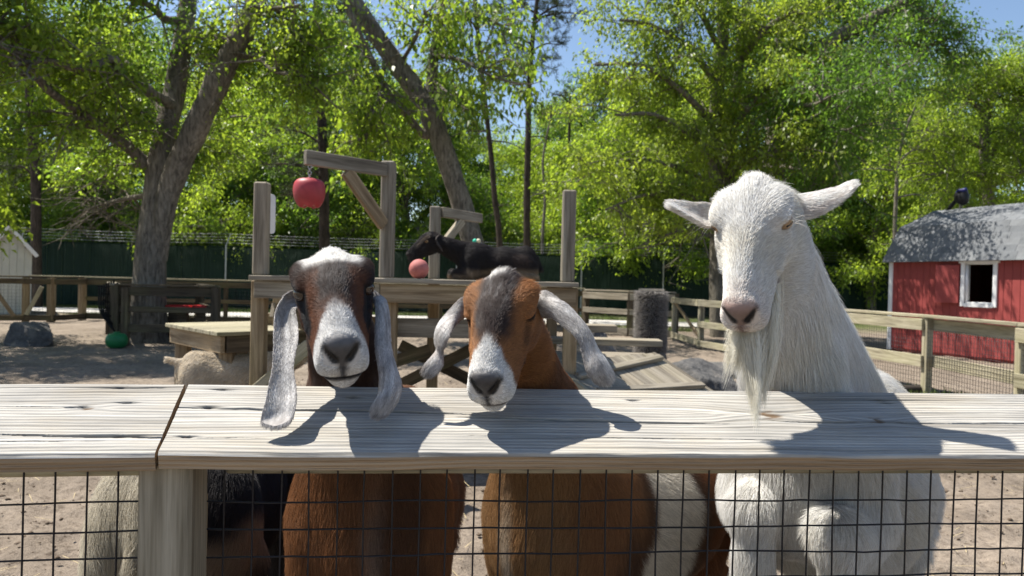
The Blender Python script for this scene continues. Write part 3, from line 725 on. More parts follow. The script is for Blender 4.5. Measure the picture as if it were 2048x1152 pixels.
# ---- second goat: tan face, white tuft and muzzle
g2 = Goat(head=(-.178, .695, -.061, -.0125, 1.455, 1.2120, .98), face='nubian', fwd=(-.62, -.80), org=(.32, 2.08), scale=1.05, build=1.14, legs=STAND, tail=(-.58, 0, .62), nbend=(0.0, .03, .0), neckr=.080, squint=.0)
g2.flow = generic_flow(g2)
def col2(p, N):
    h0 = g2.w2h(p); q = g2.w2b(p)
    h = h0 + (np.stack([fbm(h0 * 55, k, 3) for k in (14, 15, 16)], 1) - .5) * .015
    F, L, U = h.T; a = np.abs(L); fine_ = fbm(h0 * np.array([90, 260, 260]), 18, 2)
    c = np.tile(np.array((.36, .165, .062)), (len(p), 1))
    c = mixv(c, sstep(.02, .06, F) * sstep(.02, -.03, U) * .7, (.24, .10, .04))
    dk = np.interp(F, [-.06, 0, .06, .12, .16], [.030, .034, .034, .030, .02])
    c = mixv(c, sstep(dk + .008, dk - .008, a) * sstep(.175, .13, F) * sstep(.0, .02, U), (.060, .040, .034))
    c = mixv(c, sstep(dk, dk - .014, a) * sstep(.0, .02, U) * sstep(.45, .75, fine_) * sstep(.14, .05, F) * .5, GRY)
    st = seg_d(F, U, (.05, .018), (.10, .0)); c = mixv(c, sstep(.016, .004, st) * sstep(.028, .036, a) * .5, (.07, .035, .02))
    bw = np.interp(F, [.135, .16, .18, .20], [.0, .018, .04, .07])
    mz = sstep(bw + .006, bw - .006, a) * sstep(.128, .152, F); c = mixv(c, mz * sstep(-.075, -.06, U + .25 * np.maximum(.2 - F, 0)), (.74, .73, .71))
    c = mixv(c, sstep(.004, -.016, F) * sstep(.028, .014, np.abs(L + .014)) * sstep(.02, .035, U), WHT)
    c = mixv(c, sstep(-.01, -.03, F) * sstep(.008, .018, L) * sstep(.05, .04, L) * sstep(.02, .035, U), (.07, .045, .04))
    ed = np.abs(h0[:, 2] - g2.eye[2] + .004 + 6 * (h0[:, 0] - g2.eye[0]) ** 2 * -1); c = mixv(c, sstep(.0042, .0018, ed) * sstep(.020, .014, np.abs(h0[:, 0] - g2.eye[0] - .002)) * (a > .03), (.012, .009, .008))
    ih = in_head(g2, h0)
    body = np.tile(np.array((.29, .140, .060)), (len(p), 1))
    s2 = fbm(q * np.array([7, 4, 2.2]), 22, 3); body = mixv(body, sstep(.46, .62, s2) * .65, (.11, .052, .027))
    front = sstep(.28, .40, q[:, 0] - .6 * q[:, 1]); body = mixv(body, front * .8, (.36, .215, .10))
    stripe = sstep(.028, .008, np.abs(q[:, 1] + .02)) * (q[:, 0] > .3) * sstep(.85, .6, q[:, 2]); body = mixv(body, stripe * .7, (.62, .55, .45))
    xx = q[:, 0] - .27 + (fbm(q * 9, 3, 2) - .5) * .08
    wp = sstep(-.10, -.125, xx + .35 * (q[:, 2] - .7)) * sstep(-.285, -.255, xx + .10 * (q[:, 2] - .7)) * (q[:, 1] > -.05)
    body = mixv(body, sstep(.02, -.08, xx + .35 * (q[:, 2] - .7)) * .75, (.062, .034, .024))
    body = mixv(body, wp, (.66, .62, .55)); body = mixv(body, sstep(-.30, -.36, xx), (.19, .075, .03))
    neck = sstep(.80, .93, q[:, 2]) * sstep(.1, .2, q[:, 0]); body = mixv(body, neck, (.13, .085, .065)); body = mixv(body, neck * sstep(.5, .7, fbm(p * 40, 33, 2)) * .5, (.30, .24, .20))
    body = mixv(body, neck * sstep(.02, .07, q[:, 1]) * .8, (.20, .085, .04))
    c = body * (1 - ih[:, None]) + c * ih[:, None]
    gl = np.zeros(len(p)); c, gl = muzzle_common(c, gl, h0, h0[:, 1], (.060, .058, .062), (.035, .026, .026)); gl *= ih
    c = c * (.80 + .4 * fbm(p * 170, 13, 2))[:, None]
    return np.concatenate([np.clip(c, 0, .85), gl[:, None]], 1)
S2, O2 = 1334 / 440, (820, 500)
e2a = ear_mesh([(400, 300, 400, 400, 1.47), (328, 280, 340, 405, 1.465), (262, 335, 305, 432, (1.45, 1.44)), (200, 412, 268, 465, (1.44, 1.40)), (168, 470, 240, 520, (1.43, 1.37)), (166, 540, 214, 565, (1.42, 1.37)), (172, 585, 202, 600, (1.40, 1.38)), (140, 630, 205, 655, 1.385), (98, 680, 204, 700, 1.375), (77, 728, 165, 752, 1.37), (95, 765, 122, 768, 1.368)], S2, O2, cup=-.008)
e2b = ear_mesh([(740, 270, 760, 400, 1.49), (822, 245, 812, 412, 1.475), (900, 298, 858, 410, (1.465, 1.44)), (968, 350, 925, 462, (1.455, 1.42)), (1030, 430, 985, 505, (1.445, 1.405)), (1088, 512, 1030, 570, (1.435, 1.40)), (1145, 600, 1052, 680, (1.42, 1.395)), (1200, 675, 1072, 745, (1.41, 1.39)), (1236, 745, 1120, 800, 1.40), (1228, 800, 1180, 822, 1.398)], S2, O2)
ear_col(e2a, (.66, .64, .62), (.38, .34, .32), (.16, .13, .12), 51, .45); ear_col(e2b, (.70, .68, .66), (.42, .395, .38), (.16, .14, .13), 57, .45)
# ---- white goat with beard
gw = Goat(head=(-.479, .960, -.047, .475, 1.436, 1.402, 1.07), face='straight', fwd=(-.58, -.82), org=(.93, 2.08), scale=1.17, build=1.0, legs=None, tail=(-.58, 0, .62), nbend=(.02, .02, -.02), neckr=.086, nk=.98, chest=((.22, 0, .70), (.25, .125, .165)), mane=((.04, 0, .775), .125), squint=.0125, eyeat=(.028, .07, .028))
kn = gw.w2b(P(1672, 1062, 1.555)); ho_ = gw.w2b(P(1690, 1250, 1.60)); sh_ = np.array((.30, .10, .62)); el_ = (sh_ + kn) / 2 + np.array([-.02, 0, -.02])
lk = gw.w2b(P(1510, 1010, 1.66)); lf = gw.w2b(P(1492, 1400, 1.66)); lf[2] = .02
LEGW = [STAND[1], STAND[3], [(sh_, el_, .07, .05), (el_, kn, .05, .036), (kn, ho_, .036, .024), (ho_, ho_ + [-.01, 0, -.05], .024, .03)],
        [((.30, -.09, .62), lk, .07, .040), (lk, lk * [1, 1, 0] + [0, 0, .33], .036, .032), (lk * [1, 1, 0] + [0, 0, .33], lf, .03, .026)]]
gw.legs = LEGW; gw.flow = generic_flow(gw)
def colw(p, N):
    h0 = gw.w2h(p); q = gw.w2b(p); F, L, U = h0.T
    c = np.tile(np.array((.82, .80, .76)), (len(p), 1))
    c = mixv(c, sstep(.48, .72, fbm(p * 7, 61, 3)) * .35, (.70, .64, .51))
    c = mixv(c, sstep(.30, .0, q[:, 2]) * .4, (.55, .46, .32))
    c = mixv(c, sstep(.15, .2, F) * sstep(.2, .16, np.linalg.norm(h0 - [.07, 0, 0], axis=1)) * .4, (.72, .60, .54))
    c = eye_dark(gw, c, h0, .9, (.085, .06, .055), .92)
    ih = in_head(gw, h0)
    gl = np.zeros(len(p)); c2, gl = muzzle_common(c, gl, h0, h0[:, 1], (.25, .175, .155), (.13, .075, .07)); gl *= ih * .6
    c = c * (1 - ih[:, None]) + c2 * ih[:, None]
    c = c * (.90 + .2 * fbm(p * 170, 14, 2))[:, None]
    return np.concatenate([np.clip(c, 0, .86), gl[:, None]], 1)
S3, O3 = 2.4, (1320, 340)
ewa = ear_mesh([(330, 170, 320, 260, (1.512, 1.468)), (245, 162, 236, 272, (1.497, 1.453)), (190, 160, 190, 248, (1.487, 1.443)), (130, 156, 142, 220, (1.477, 1.433)), (85, 150, 92, 190, (1.472, 1.428)), (52, 152, 58, 170, (1.469, 1.425))], S3, O3, cup=.010)
ewb = ear_mesh([(570, 140, 590, 235, (1.532, 1.488)), (640, 122, 668, 238, (1.522, 1.478)), (700, 113, 728, 228, (1.517, 1.473)), (770, 106, 795, 200, (1.512, 1.468)), (840, 95, 855, 158, (1.508, 1.464)), (890, 78, 900, 118, (1.505, 1.461)), (926, 70, 930, 82, (1.502, 1.458))], S3, O3, cup=.012)
for e, sd_ in ((ewa, 71), (ewb, 77)): ear_col(e, (.80, .77, .73), (.76, .68, .63), (.80, .77, .72), sd_, .5); e['len'] = .011
# ---- dark and cream goat behind the fence post, seen from behind with its head down
gb = Goat(head=None, face='nubian', fwd=(-.12, .99), org=(-.86, 2.19), scale=1.04, build=.85, legs=STAND, tail=(-.57, .02, .62), nbend=(0, 0, 0), neckr=.08, squint=.006)
gb.flow = generic_flow(gb)
def colb(p, N):
    q = gb.w2b(p); w = fbm(q * 5, 81, 3) - .5
    c = np.tile(np.array((.55, .50, .40)), (len(p), 1))
    c = mixv(c, sstep(.765, .80, q[:, 2] + .12 * w), (.17, .15, .155))
    c = mixv(c, sstep(-.02, -.06, q[:, 1] + .12 * w), (.020, .016, .017))
    c = mixv(c, sstep(-.06, -.10, q[:, 1]) * sstep(.075, .03, np.abs(q[:, 2] - .60 - .1 * w)) * sstep(-.2, -.3, q[:, 0]) * .8, (.36, .25, .16))
    c = c * (.8 + .4 * fbm(p * 150, 15, 2))[:, None]
    return np.concatenate([np.clip(c, 0, .86), np.zeros((len(p), 1))], 1)
def lens_for(g, face, body, neck, poll=None):
    def f(p):
        L = np.full(len(p), body); q = g.w2b(p); L = np.where(q[:, 2] < .35, body * .45, L)
        if g.head:
            h = g.w2h(p); ih = in_head(g, h); nk = sstep(.78, .9, q[:, 2])
            L = L * (1 - nk) + neck * nk
            fl = face * (1 + 1.0 * sstep(.05, -.03, h[:, 0])) * (1 - .55 * sstep(.13, .2, h[:, 0]))
            if poll: fl = fl + poll * sstep(.02, -.03, h[:, 0]) * sstep(.03, .05, h[:, 2])
            de = np.linalg.norm(np.stack([h[:, 0] - .012, np.abs(h[:, 1]), h[:, 2]], 1) - g.eye, axis=1); fl = fl * np.clip(de / .05, .3, 1)
            mu = np.interp(h[:, 0], MUF, MUU); fl = fl * (1 - .65 * sstep(.014, .004, np.abs(h[:, 2] - mu)) * sstep(.11, .13, h[:, 0]))
            L = L * (1 - ih) + fl * ih
        return L
    return f
def dens_for(g, dh, db):
    def f(ce, n):
        toc = nrm(EYE - ce); fac = (toc * n).sum(1)
        vis = sstep(-.35, .1, fac)
        d = db * (.12 + .88 * vis)
        q = g.w2b(ce); d = d * np.where(q[:, 2] < .45, .3, 1)
        if g.head: d = d + dh * in_head(g, g.w2h(ce)) * (.35 + .65 * vis)
        return d
    return f
def bbox(g, pad=.06):
    c = np.array([g.b2w(x) for x in ((.55, .25, 0), (.55, -.25, 0), (-.66, .25, 0), (-.66, -.25, 0), (0, 0, .9))])
    if g.head: c = np.concatenate([c, g.h2w(np.array([[.24, 0, 0], [-.1, .1, .1], [-.1, -.1, .1], [.05, .1, .1], [.05, -.1, .1], [.2, 0, -.1]]))])
    return c.min(0) - pad, c.max(0) + pad
def goats_near():
    build_goat(g1, 'goat', 'dark brown goat with white crown and long hanging pale ears leaning over the fence', .0042, bbox(g1), col1, (e1a, e1b), dens_for(g1, 5.5e5, 1.5e5), 1, lens_for(g1, .0085, .026, .020, .010), eye_col=(.035, .021, .014))
    build_goat(g2, 'goat', 'tan goat with white muzzle, eyes shut and pale ears held out sideways', .0042, bbox(g2), col2, (e2a, e2b), dens_for(g2, 5.5e5, 1.5e5), 2, lens_for(g2, .009, .024, .018, .016), eye_col=(.10, .06, .035))
    o = build_goat(gw, 'goat', 'white bearded goat with upright head and ears standing beside the fence', .0042, bbox(gw), colw, (ewa, ewb), dens_for(gw, 5.0e5, 1.8e5), 3, lens_for(gw, .011, .036, .048, .014), eye_col=(.27, .185, .11))
    # beard
    r = np.random.default_rng(5); n = 8500
    F = .035 + .105 * r.random(n); L = r.normal(size=n) * .012; U = np.interp(F, gw.pb[0], gw.pb[1]) + .006
    root = gw.h2w(np.stack([F, L, U], 1)); fr = (F - .035) / .105
    tips = np.array([P(1512, 815, 1.335), P(1505, 790, 1.34), P(1528, 770, 1.36), P(1545, 740, 1.385), P(1478, 745, 1.36), P(1464, 735, 1.365), P(1492, 770, 1.35), P(1535, 720, 1.39)]); tw = np.array([.15, .14, .17, .14, .12, .09, .11, .08])
    sub = r.integers(0, 40, n); ch_ = r.choice(8, size=40, p=tw)[sub]; so = r.normal(size=(40, 3))[sub] * np.array([.007, .009, .010])
    tip = tips[ch_] + so + r.normal(size=(n, 3)) * np.array([.0025, .003, .016]) + np.array([0, 0, 1])[None] * (.10 * r.random(n) ** 2)[:, None]
    s = np.linspace(0, 1, 7)[None, :, None]
    bow = np.array([0, -.012, .01]) + r.normal(size=(40, 3))[sub] * np.array([.010, .008, 0])
    pts = root[:, None] * (1 - s) + tip[:, None] * s + bow[:, None] * (4 * s * (1 - s)) + np.stack([np.sin(s[..., 0] * 7 + sub[:, None]), np.cos(s[..., 0] * 6 + sub[:, None] * 2), 0 * s[..., 0] + 0 * sub[:, None]], -1) * .003 * s
    ti = np.tile(np.array((.80, .765, .66)), (n, 1)) * (.8 + .3 * r.random((n, 1)))
    tag(hair_object('beard', pts, np.full(n, .00042), ti, o, npt=7), kind='stuff')
    # whiskers and stray brow hairs
    n = 18; F = .03 + .02 * r.random(n); sg = np.where(r.random(n) < .5, -1, 1); L = sg * (.07 + .01 * r.random(n)); U = .03 + .02 * r.random(n)
    root = gw.h2w(np.stack([F, L, U], 1)); d = nrm((np.stack([.3 * r.random(n), sg * 1., .8 * r.normal(size=n)], 1)) @ gw.M.T); s = np.linspace(0, 1, 4)[None, :, None]
    pts = root[:, None] + d[:, None] * s * (.025 + .03 * r.random(n))[:, None, None]; pts[:, :, 2] -= .012 * s[:, :, 0] ** 2
    tag(hair_object('whiskers', pts, np.full(n, .0002), np.tile(np.array((.7, .66, .6)), (n, 1)), o), kind='stuff')
    build_goat(gb, 'goat', 'black and cream goat behind the fence post, head hidden', .010, bbox(gb), colb, (), dens_for(gb, 0, 1.2e5), 4, lens_for(gb, .01, .034, .03))
goats_near()
# ------------------------------------------------------------------ near fence the goats lean on
CAPW, CAPT, TILT = .235, .026, math.radians(20)
HB = .968                                                # height of the cap's front top edge
def zf(x): return 1.262 + .09 * x                        # plan line of the cap's front edge, right section
def zfl(x): return 1.262 + .09 * -.583 + .15 * (x + .583)
JF = np.array([-.583, zf(-.583)]); JB = np.array([-.645, 1.462])   # mitre: front and back corners
fence = thing('pen_fence', 'weathered grey board-capped fence with black wire mesh in front', 'fence', (-.2, 1.36, 0))
def mat_cap():
    m, nt, b = new_mat('cap_board_wood')
    at = nd(nt, 'ShaderNodeAttribute', attribute_name='grain')     # along, warped across, across
    def mp(sc_):
        q = nd(nt, 'ShaderNodeMapping'); q.inputs['Scale'].default_value = sc_; nt.links.new(at.outputs['Vector'], q.inputs[0]); return q.outputs[0]
    n1 = noise(nt, mp((1.1, 75, 0)), 1.0, 3, .55, .25); n2 = noise(nt, mp((5, 330, 0)), 1.0, 4, .65, .1); n3 = noise(nt, mp((2.2, 9, 0)), 1.0, 4, .6)
    n5 = noise(nt, mp((14, 520, 0)), 1.0, 2, .5)
    w = nd(nt, 'ShaderNodeTexWave', wave_type='BANDS', bands_direction='Y'); w.inputs['Scale'].default_value = 34; w.inputs['Distortion'].default_value = 3.2; w.inputs['Detail'].default_value = 2; w.inputs['Detail Scale'].default_value = .6
    nt.links.new(mp((.35, 1, 0)), w.inputs[0])
    r1 = ramp(nt, [(.25, (.20, .185, .165)), (.45, (.36, .348, .325)), (.7, (.495, .482, .455))], n1.outputs[0])
    rw = ramp(nt, [(.0, (.62, .59, .55)), (.22, (1, 1, 1))], w.outputs[0]); c = mixc(nt, .45, r1.outputs[0], rw.outputs[0], 'MULTIPLY')
    r2 = ramp(nt, [(.30, (.40, .385, .37)), (.46, (1, 1, 1))], n2.outputs[0]); c = mixc(nt, .75, c, r2.outputs[0], 'MULTIPLY')
    r3 = ramp(nt, [(.3, (.74, .73, .72)), (.65, (1.08, 1.06, 1.02))], n3.outputs[0]); c = mixc(nt, .9, c, r3.outputs[0], 'MULTIPLY')
    n6 = noise(nt, mp((3.1, 6.5, 0)), 1.0, 5, .62); r6 = ramp(nt, [(.36, (1.0, .95, .86)), (.50, (1, 1, 1)), (.68, (.74, .76, .79))], n6.outputs[0]); c = mixc(nt, .8, c, r6.outputs[0], 'MULTIPLY')
    at2 = nd(nt, 'ShaderNodeAttribute', attribute_name='knot'); c = mixc(nt, at2.outputs['Fac'], c, (.13, .085, .05))
    at4 = nd(nt, 'ShaderNodeAttribute', attribute_name='crack'); c = mixc(nt, at4.outputs['Fac'], c, (.025, .020, .017))
    at3 = nd(nt, 'ShaderNodeAttribute', attribute_name='side')
    side = mixc(nt, 1.0, ramp(nt, [(.3, (.19, .135, .085)), (.7, (.42, .32, .215))], n1.outputs[0]).outputs[0], r2.outputs[0], 'MULTIPLY')
    c = mixc(nt, at3.outputs['Fac'], c, side)
    nt.links.new(c, b.inputs['Base Color']); b.inputs['Roughness'].default_value = .8; b.inputs['Specular IOR Level'].default_value = .25
    h = nd(nt, 'ShaderNodeMath', operation='ADD'); nt.links.new(n1.outputs[0], h.inputs[0]); nt.links.new(n2.outputs[0], h.inputs[1])
    h2 = nd(nt, 'ShaderNodeMath', operation='ADD'); nt.links.new(h.outputs[0], h2.inputs[0]); nt.links.new(w.outputs[0], h2.inputs[1])
    bump(nt, b, h2.outputs[0], .75, .0022)
    return m
CAP = mat_cap()
def cap_board(fa, fb, ba, bb, cracks, knots, seed, waney):
    """fa,fb: front edge ends in plan; ba,bb: back edge ends. A displaced top with splits, rounded arrises, end and under faces"""
    L = np.linalg.norm(fb - fa); nu = int(L / .008) + 1
    vs = np.linspace(0, 1, 230)
    nv = len(vs); us = np.linspace(0, 1, nu)
    U, V = np.meshgrid(us, vs, indexing='ij')
    xy = (fa + (fb - fa) * U[..., None]) * (1 - V[..., None]) + (ba + (bb - ba) * U[..., None]) * V[..., None]
    s = U * L; t = V * CAPW
    warp = t + (fbm(np.stack([s.ravel() * 1.3, t.ravel() * 9, 0 * s.ravel() + seed], 1), seed, 3).reshape(s.shape) - .5) * .016
    kn = np.zeros_like(s)
    for (ks, kt, kr) in knots:
        dx = (s - ks) / 2.6; dy = t - kt; r_ = np.hypot(dx, dy)
        warp += np.sign(dy + 1e-6) * kr * 1.2 * np.exp(-(r_ / (kr * 2.6)) ** 2)
        kn = np.maximum(kn, sstep(kr * 1.0, kr * .35, np.hypot((s - ks) / 1.5, dy) + (fbm(np.stack([s.ravel() * 60, t.ravel() * 140, 0 * s.ravel()], 1), 5, 2).reshape(s.shape) - .5) * kr * 1.4))
    z = (fbm(np.stack([s.ravel() * 2, warp.ravel() * 120, 0 * s.ravel()], 1), seed + 3, 2).reshape(s.shape) - .5) * .0014
    z += (fbm(np.stack([s.ravel() * 2.5, t.ravel() * 10, 0 * s.ravel()], 1), seed + 9, 2).reshape(s.shape) - .5) * .004
    z -= kn * .0015
    edge = np.minimum(t, CAPW - t); z -= .006 * np.clip(1 - edge / .007, 0, 1) ** 2
    cr = np.zeros_like(s)
    for c in cracks:
        if len(c) == 1:
            continue
        c = np.array(c); tv = np.interp(s, c[:, 0], c[:, 1] * CAPW) + (fbm(np.stack([s.ravel() * 24, 0 * s.ravel(), 0 * s.ravel()], 1), 77, 2).reshape(s.shape) - .5) * .003
        w_ = np.interp(s, c[:, 0], c[:, 2]) * 1.5; g_ = sstep(1.2, .5, np.abs(t - tv) / np.maximum(w_, 1e-5)) * (w_ > 1e-4)
        z -= g_ * .010; cr = np.maximum(cr, g_)
    for c in cracks:
        if len(c) == 1:                                   # nail hole with a short check
            (ks, kv, kr), = c; q = np.hypot((s - ks) / (1 + 1.6 * np.abs(s - ks) / .01), t - kv * CAPW)
            g_ = sstep(kr, kr * .5, q); z -= g_ * .006; cr = np.maximum(cr, g_ * .9)
    # uneven front arris
    wan = (fbm(np.stack([s.ravel() * 3.2, 0 * s.ravel(), 0 * s.ravel() + 4], 1), seed, 3).reshape(s.shape) - .5) * waney * np.clip(1 - t / .04, 0, 1)
    z += wan
    ct, st = math.cos(TILT), math.sin(TILT)
    nb = nrm(np.array([*(ba - fa), 0.])); axis_s = nrm(np.array([*(fb - fa), 0.])); up = np.array([-nb[0] * st, -nb[1] * st, ct])
    top = np.concatenate([xy, (HB + t * st)[..., None]], -1) + up * z[..., None]
    v = top.reshape(-1, 3); idx = np.arange(nu * nv).reshape(nu, nv)
    F = [np.stack([idx[:-1, :-1], idx[1:, :-1], idx[1:, 1:], idx[:-1, 1:]], -1).reshape(-1, 4)]
    at = np.stack([s, warp, t], -1).reshape(-1, 3); kk = kn.reshape(-1); ck = cr.reshape(-1); sd_ = np.zeros(nu * nv)
    # sides: ring of top border dropped by the thickness
    ring = np.concatenate([idx[:, 0], idx[-1, 1:], idx[::-1, -1][1:], idx[0, ::-1][1:-1]])
    n0 = len(v); k = len(ring); rv = v[ring]
    low = rv - up * CAPT; mid0 = rv.copy()
    v = np.concatenate([v, mid0, low]); 
    a = n0 + np.arange(k); b_ = n0 + k + np.arange(k); a2 = np.roll(a, -1); b2 = np.roll(b_, -1)
    F.append(np.stack([a, b_, b2, a2], 1))
    g1_ = at[ring].copy(); g1_[:, 1] += .5; g2_ = g1_.copy(); g2_[:, 1] += CAPT
    at = np.concatenate([at, g1_, g2_]); kk = np.concatenate([kk, np.zeros(2 * k)]); ck = np.concatenate([ck, np.zeros(2 * k)]); sd_ = np.concatenate([sd_, np.ones(2 * k)])
    # underside
    lo = n0 + k + np.arange(k); nfr = nu
    frl = lo[:nu]; bkl = lo[nu + nv - 2: nu + nv - 2 + nu][::-1]
    F.append(np.stack([frl[:-1], bkl[:-1], bkl[1:], frl[1:]], 1))
    o = link('cap_board', mesh_np('cap_board', v, F, False, {'grain': at, 'knot': kk, 'crack': ck, 'side': sd_}), CAP, fence)
    me = o.data; me.polygons.foreach_set('use_smooth', np.concatenate([np.ones(len(F[0]), bool), np.zeros(len(F[1]) + len(F[2]), bool)]))
    return o
xr = 2.30; back = np.array([-.02, CAPW * math.cos(TILT)])
FB = np.array([xr, zf(xr)]); BB = FB + back
N = lambda s, v_, r=.004: [(s, v_, r * 1.4)]
right = cap_board(JF + [.002, 0], FB, JB + [.003, 0], BB,
    [[(-.1, .62, .0012), (.03, .615, .0016), (.16, .60, .0030), (.30, .585, .0022), (.42, .565, .0026), (.56, .545, .0005), (.60, .54, 0)],
     [(.50, .50, 0), (.56, .50, .0014), (.70, .47, .0024), (.90, .44, .0018), (1.02, .43, .0004), (1.06, .43, 0)],
     [(1.10, .50, 0), (1.16, .47, .0010), (1.5, .46, .0012), (1.9, .48, .0010)],
     [(-.1, .20, .0004), (.10, .20, .0006), (.2, .20, 0)], [(.5, .24, 0), (.6, .23, .0007), (1.0, .21, .0006), (1.1, .2, 0)],
     N(.07, .90), N(.055, .62, .005), N(.035, .22), N(.32, .80), N(.875, .80, .0035), N(1.40, .84, .005), N(1.405, .79, .004)],
    [(1.13, .135, .017), (1.34, .115, .012), (.10, .30, .004), (1.72, .09, .010)], 3, .010)
xl = -2.0; FL = np.array([xl, zfl(xl)]); BL = FL + np.array([-.045, CAPW * math.cos(TILT)])
E_ = np.linalg.norm(JF - FL) - .674
left = cap_board(FL, JF - [.004, 0], BL, JB - [.006, -.001],
    [[(-.1, .90, .0006), (E_ + .35, .91, .0008), (E_ + .62, .92, .0003), (E_ + .66, .92, 0)], [(-.1, .28, .0007), (E_ + .3, .27, .0009), (E_ + .66, .2, .0012)],
     [(-.1, .19, .0006), (E_ + .4, .17, .0008), (E_ + .6, .16, 0)], [(E_ + .3, .63, 0), (E_ + .38, .63, .0006), (E_ + .5, .62, 0)],
     [(E_ + .48, .225, 0), (E_ + .56, .22, .003), (E_ + .66, .21, .0018)], N(E_ + .555, .92, .005), N(E_ + .585, .68), N(E_ + .51, .62, .004), N(E_ + .49, .61, .003), N(E_ + .60, .225, .005)],
    [(E_ + .52, .14, .006)], 8, .003)
# nails: heads sunk in their holes
nail_me = None
def nail(u, t, f_a, f_b, b_a, b_b):
    L = np.linalg.norm(f_b - f_a); U = u / L; V = t
    xy = (f_a + (f_b - f_a) * U) * (1 - V) + (b_a + (b_b - b_a) * U) * V; z = HB + t * CAPW * math.sin(TILT)
    mb = MB(); p = np.array([*xy, z]); mb.tube([p - [0, 0, .010], p - [0, 0, .0042], p - [0, 0, .0040]], [.0028, .0028, .0003], 8)
    mb.build('nail', RUST, fence)
for (u, t) in ((.07, .90), (.055, .62), (.035, .22), (.32, .80), (.875, .80), (1.40, .84)): nail(u, t, JF, FB, JB, BB)
for (u, t) in ((.555, .92), (.585, .68), (.60, .225)): nail(E_ + u, t, FL, JF, BL, JB)
# post, rails, batten
def zm(x): return zf(x) + .125 if x > -.56 else zfl(x) + .125            # plane of the wire mesh
px0 = PX(345, 1.255); pz = zm(px0) - .048
post = plank('post', (px0, pz, 0), (px0 - .006, pz, .955), .089, .089, W_GREY, fence, up=(0.09, -1, 0), bev=.005)
px1 = 1.86; plank('post', (px1, zm(px1) - .048, 0), (px1, zm(px1) - .048, .955), .089, .089, W_GREY, fence, up=(0.09, -1, 0), bev=.005)
plank('rail', (px0 + .06, zm(px0 + .06) + .024, .944), (2.25, zm(2.25) + .024, .944), .038, .089, W_PALE, fence)
plank('rail', (-1.95, zm(-1.95) + .024, .942), (px0 - .055, zm(px0 - .055) + .024, .942), .038, .089, W_PALE, fence)
xb = PX(431, 1.39); plank('batten', (xb, zm(xb) + .014, 0), (xb, zm(xb) + .014, .86), .012, .02, W_TAN, fence, up=(0, 1, 0))
# black coated wire, one strand at a time
def strand(pts, r=.00175): 
    mb = MB(); mb.tube(pts, r, 6); mb.build('wire', BLACK_WIRE, fence, True)
SP = .0508; x0 = PX(421, 1.38); hs_ = [.850 - SP * k for k in range(17)]
r_ = np.random.default_rng(4)
def wob(n): return np.convolve(r_.normal(size=n + 4), np.ones(5) / 5, 'valid') * .0022
k = 0
while x0 + k * SP * .996 < 2.22:
    x = x0 + k * SP * .996; zz = np.linspace(.935, .02, 13); w = wob(13); strand(np.stack([x + w - .0025 * (.93 - zz), zm(x) + wob(13) * .6 - .004, zz], 1)); k += 1
for h in hs_:
    xs = np.linspace(x0 - .004, 2.22, 64); strand(np.stack([xs, zf(xs) + .125 + wob(64) * .8 - .0015, h + wob(64) * 1.6], 1))
k = 0; xl0 = PX(258, 1.34)
while xl0 - k * SP > -1.95:
    x = xl0 - k * SP; zz = np.linspace(.935, .02, 13); strand(np.stack([x + wob(13) - .010 * (.93 - zz), zm(x) + wob(13) * .6 - .004, zz], 1)); k += 1
for h in hs_:
    xs = np.linspace(-1.95, px0 - .045, 24); strand(np.stack([xs, zfl(xs) + .125 + wob(24) * .6 - .0015, h + .002 + wob(24)], 1))
# ------------------------------------------------------------------ climbing platform
ZP = 4.75; DH = 1.262
plat = thing('climbing_platform', 'raised wooden climbing platform with tall posts and a gallows arm behind the goats', 'platform', (-.6, 5.4, 0))
xl_, xr_ = PX(497, ZP), PX(1160, ZP); DEP = 1.55
nb = 11
for k in range(nb):
    y = ZP + .07 + k * (DEP - .0) / nb
    plank('deck_board', (xl_ + random.uniform(-.01, .01), y, DH - .016), (xr_ + random.uniform(-.01, .01), y, DH - .016 + random.uniform(-.002, .002)), .134, .032, W_GREY, plat)
plank('fascia_board', (xl_ + .02, ZP + .055, DH - .092), (PX(757, ZP), ZP + .055, DH - .092), .036, .115, W_GREY, plat)
plank('fascia_board', (PX(757, ZP) + .004, ZP + .052, DH - .098), (xr_ - .02, ZP + .052, DH - .098), .036, .125, W_TAN, plat)
plank('fascia_board', (xl_ + .05, ZP + .08, DH - .095), (xl_ + .05, ZP + DEP, DH - .095), .036, .12, W_GREY, plat)
plank('fascia_board', (xr_ - .05, ZP + .08, DH - .095), (xr_ - .05, ZP + DEP, DH - .095), .036, .12, W_GREY, plat)
def leg(u, z, top=DH - .036): return plank('leg', (PX(u, z), z, 0), (PX(u, z), z, top), .089, .089, W_TAN, plat, up=(0, -1, 0))
leg(520, ZP + .14); leg(782, ZP + .14); leg(1142, ZP + .14)
leg(560, ZP + DEP - .1); leg(868, ZP + DEP - .1); leg(1105, ZP + DEP - .1)
def upright(u, z, vtop, name='post'):
    t = P(u, vtop, z); return plank(name, (t[0], z, DH + .002), (t[0], z, t[2]), .089, .089, W_GREY, plat, up=(0, -1, 0), bev=.009)
upright(525, ZP + .10, 365); upright(778, ZP + .06, 323); upright(1139, ZP + .12, 381); upright(871, ZP + DEP - .1, 413)
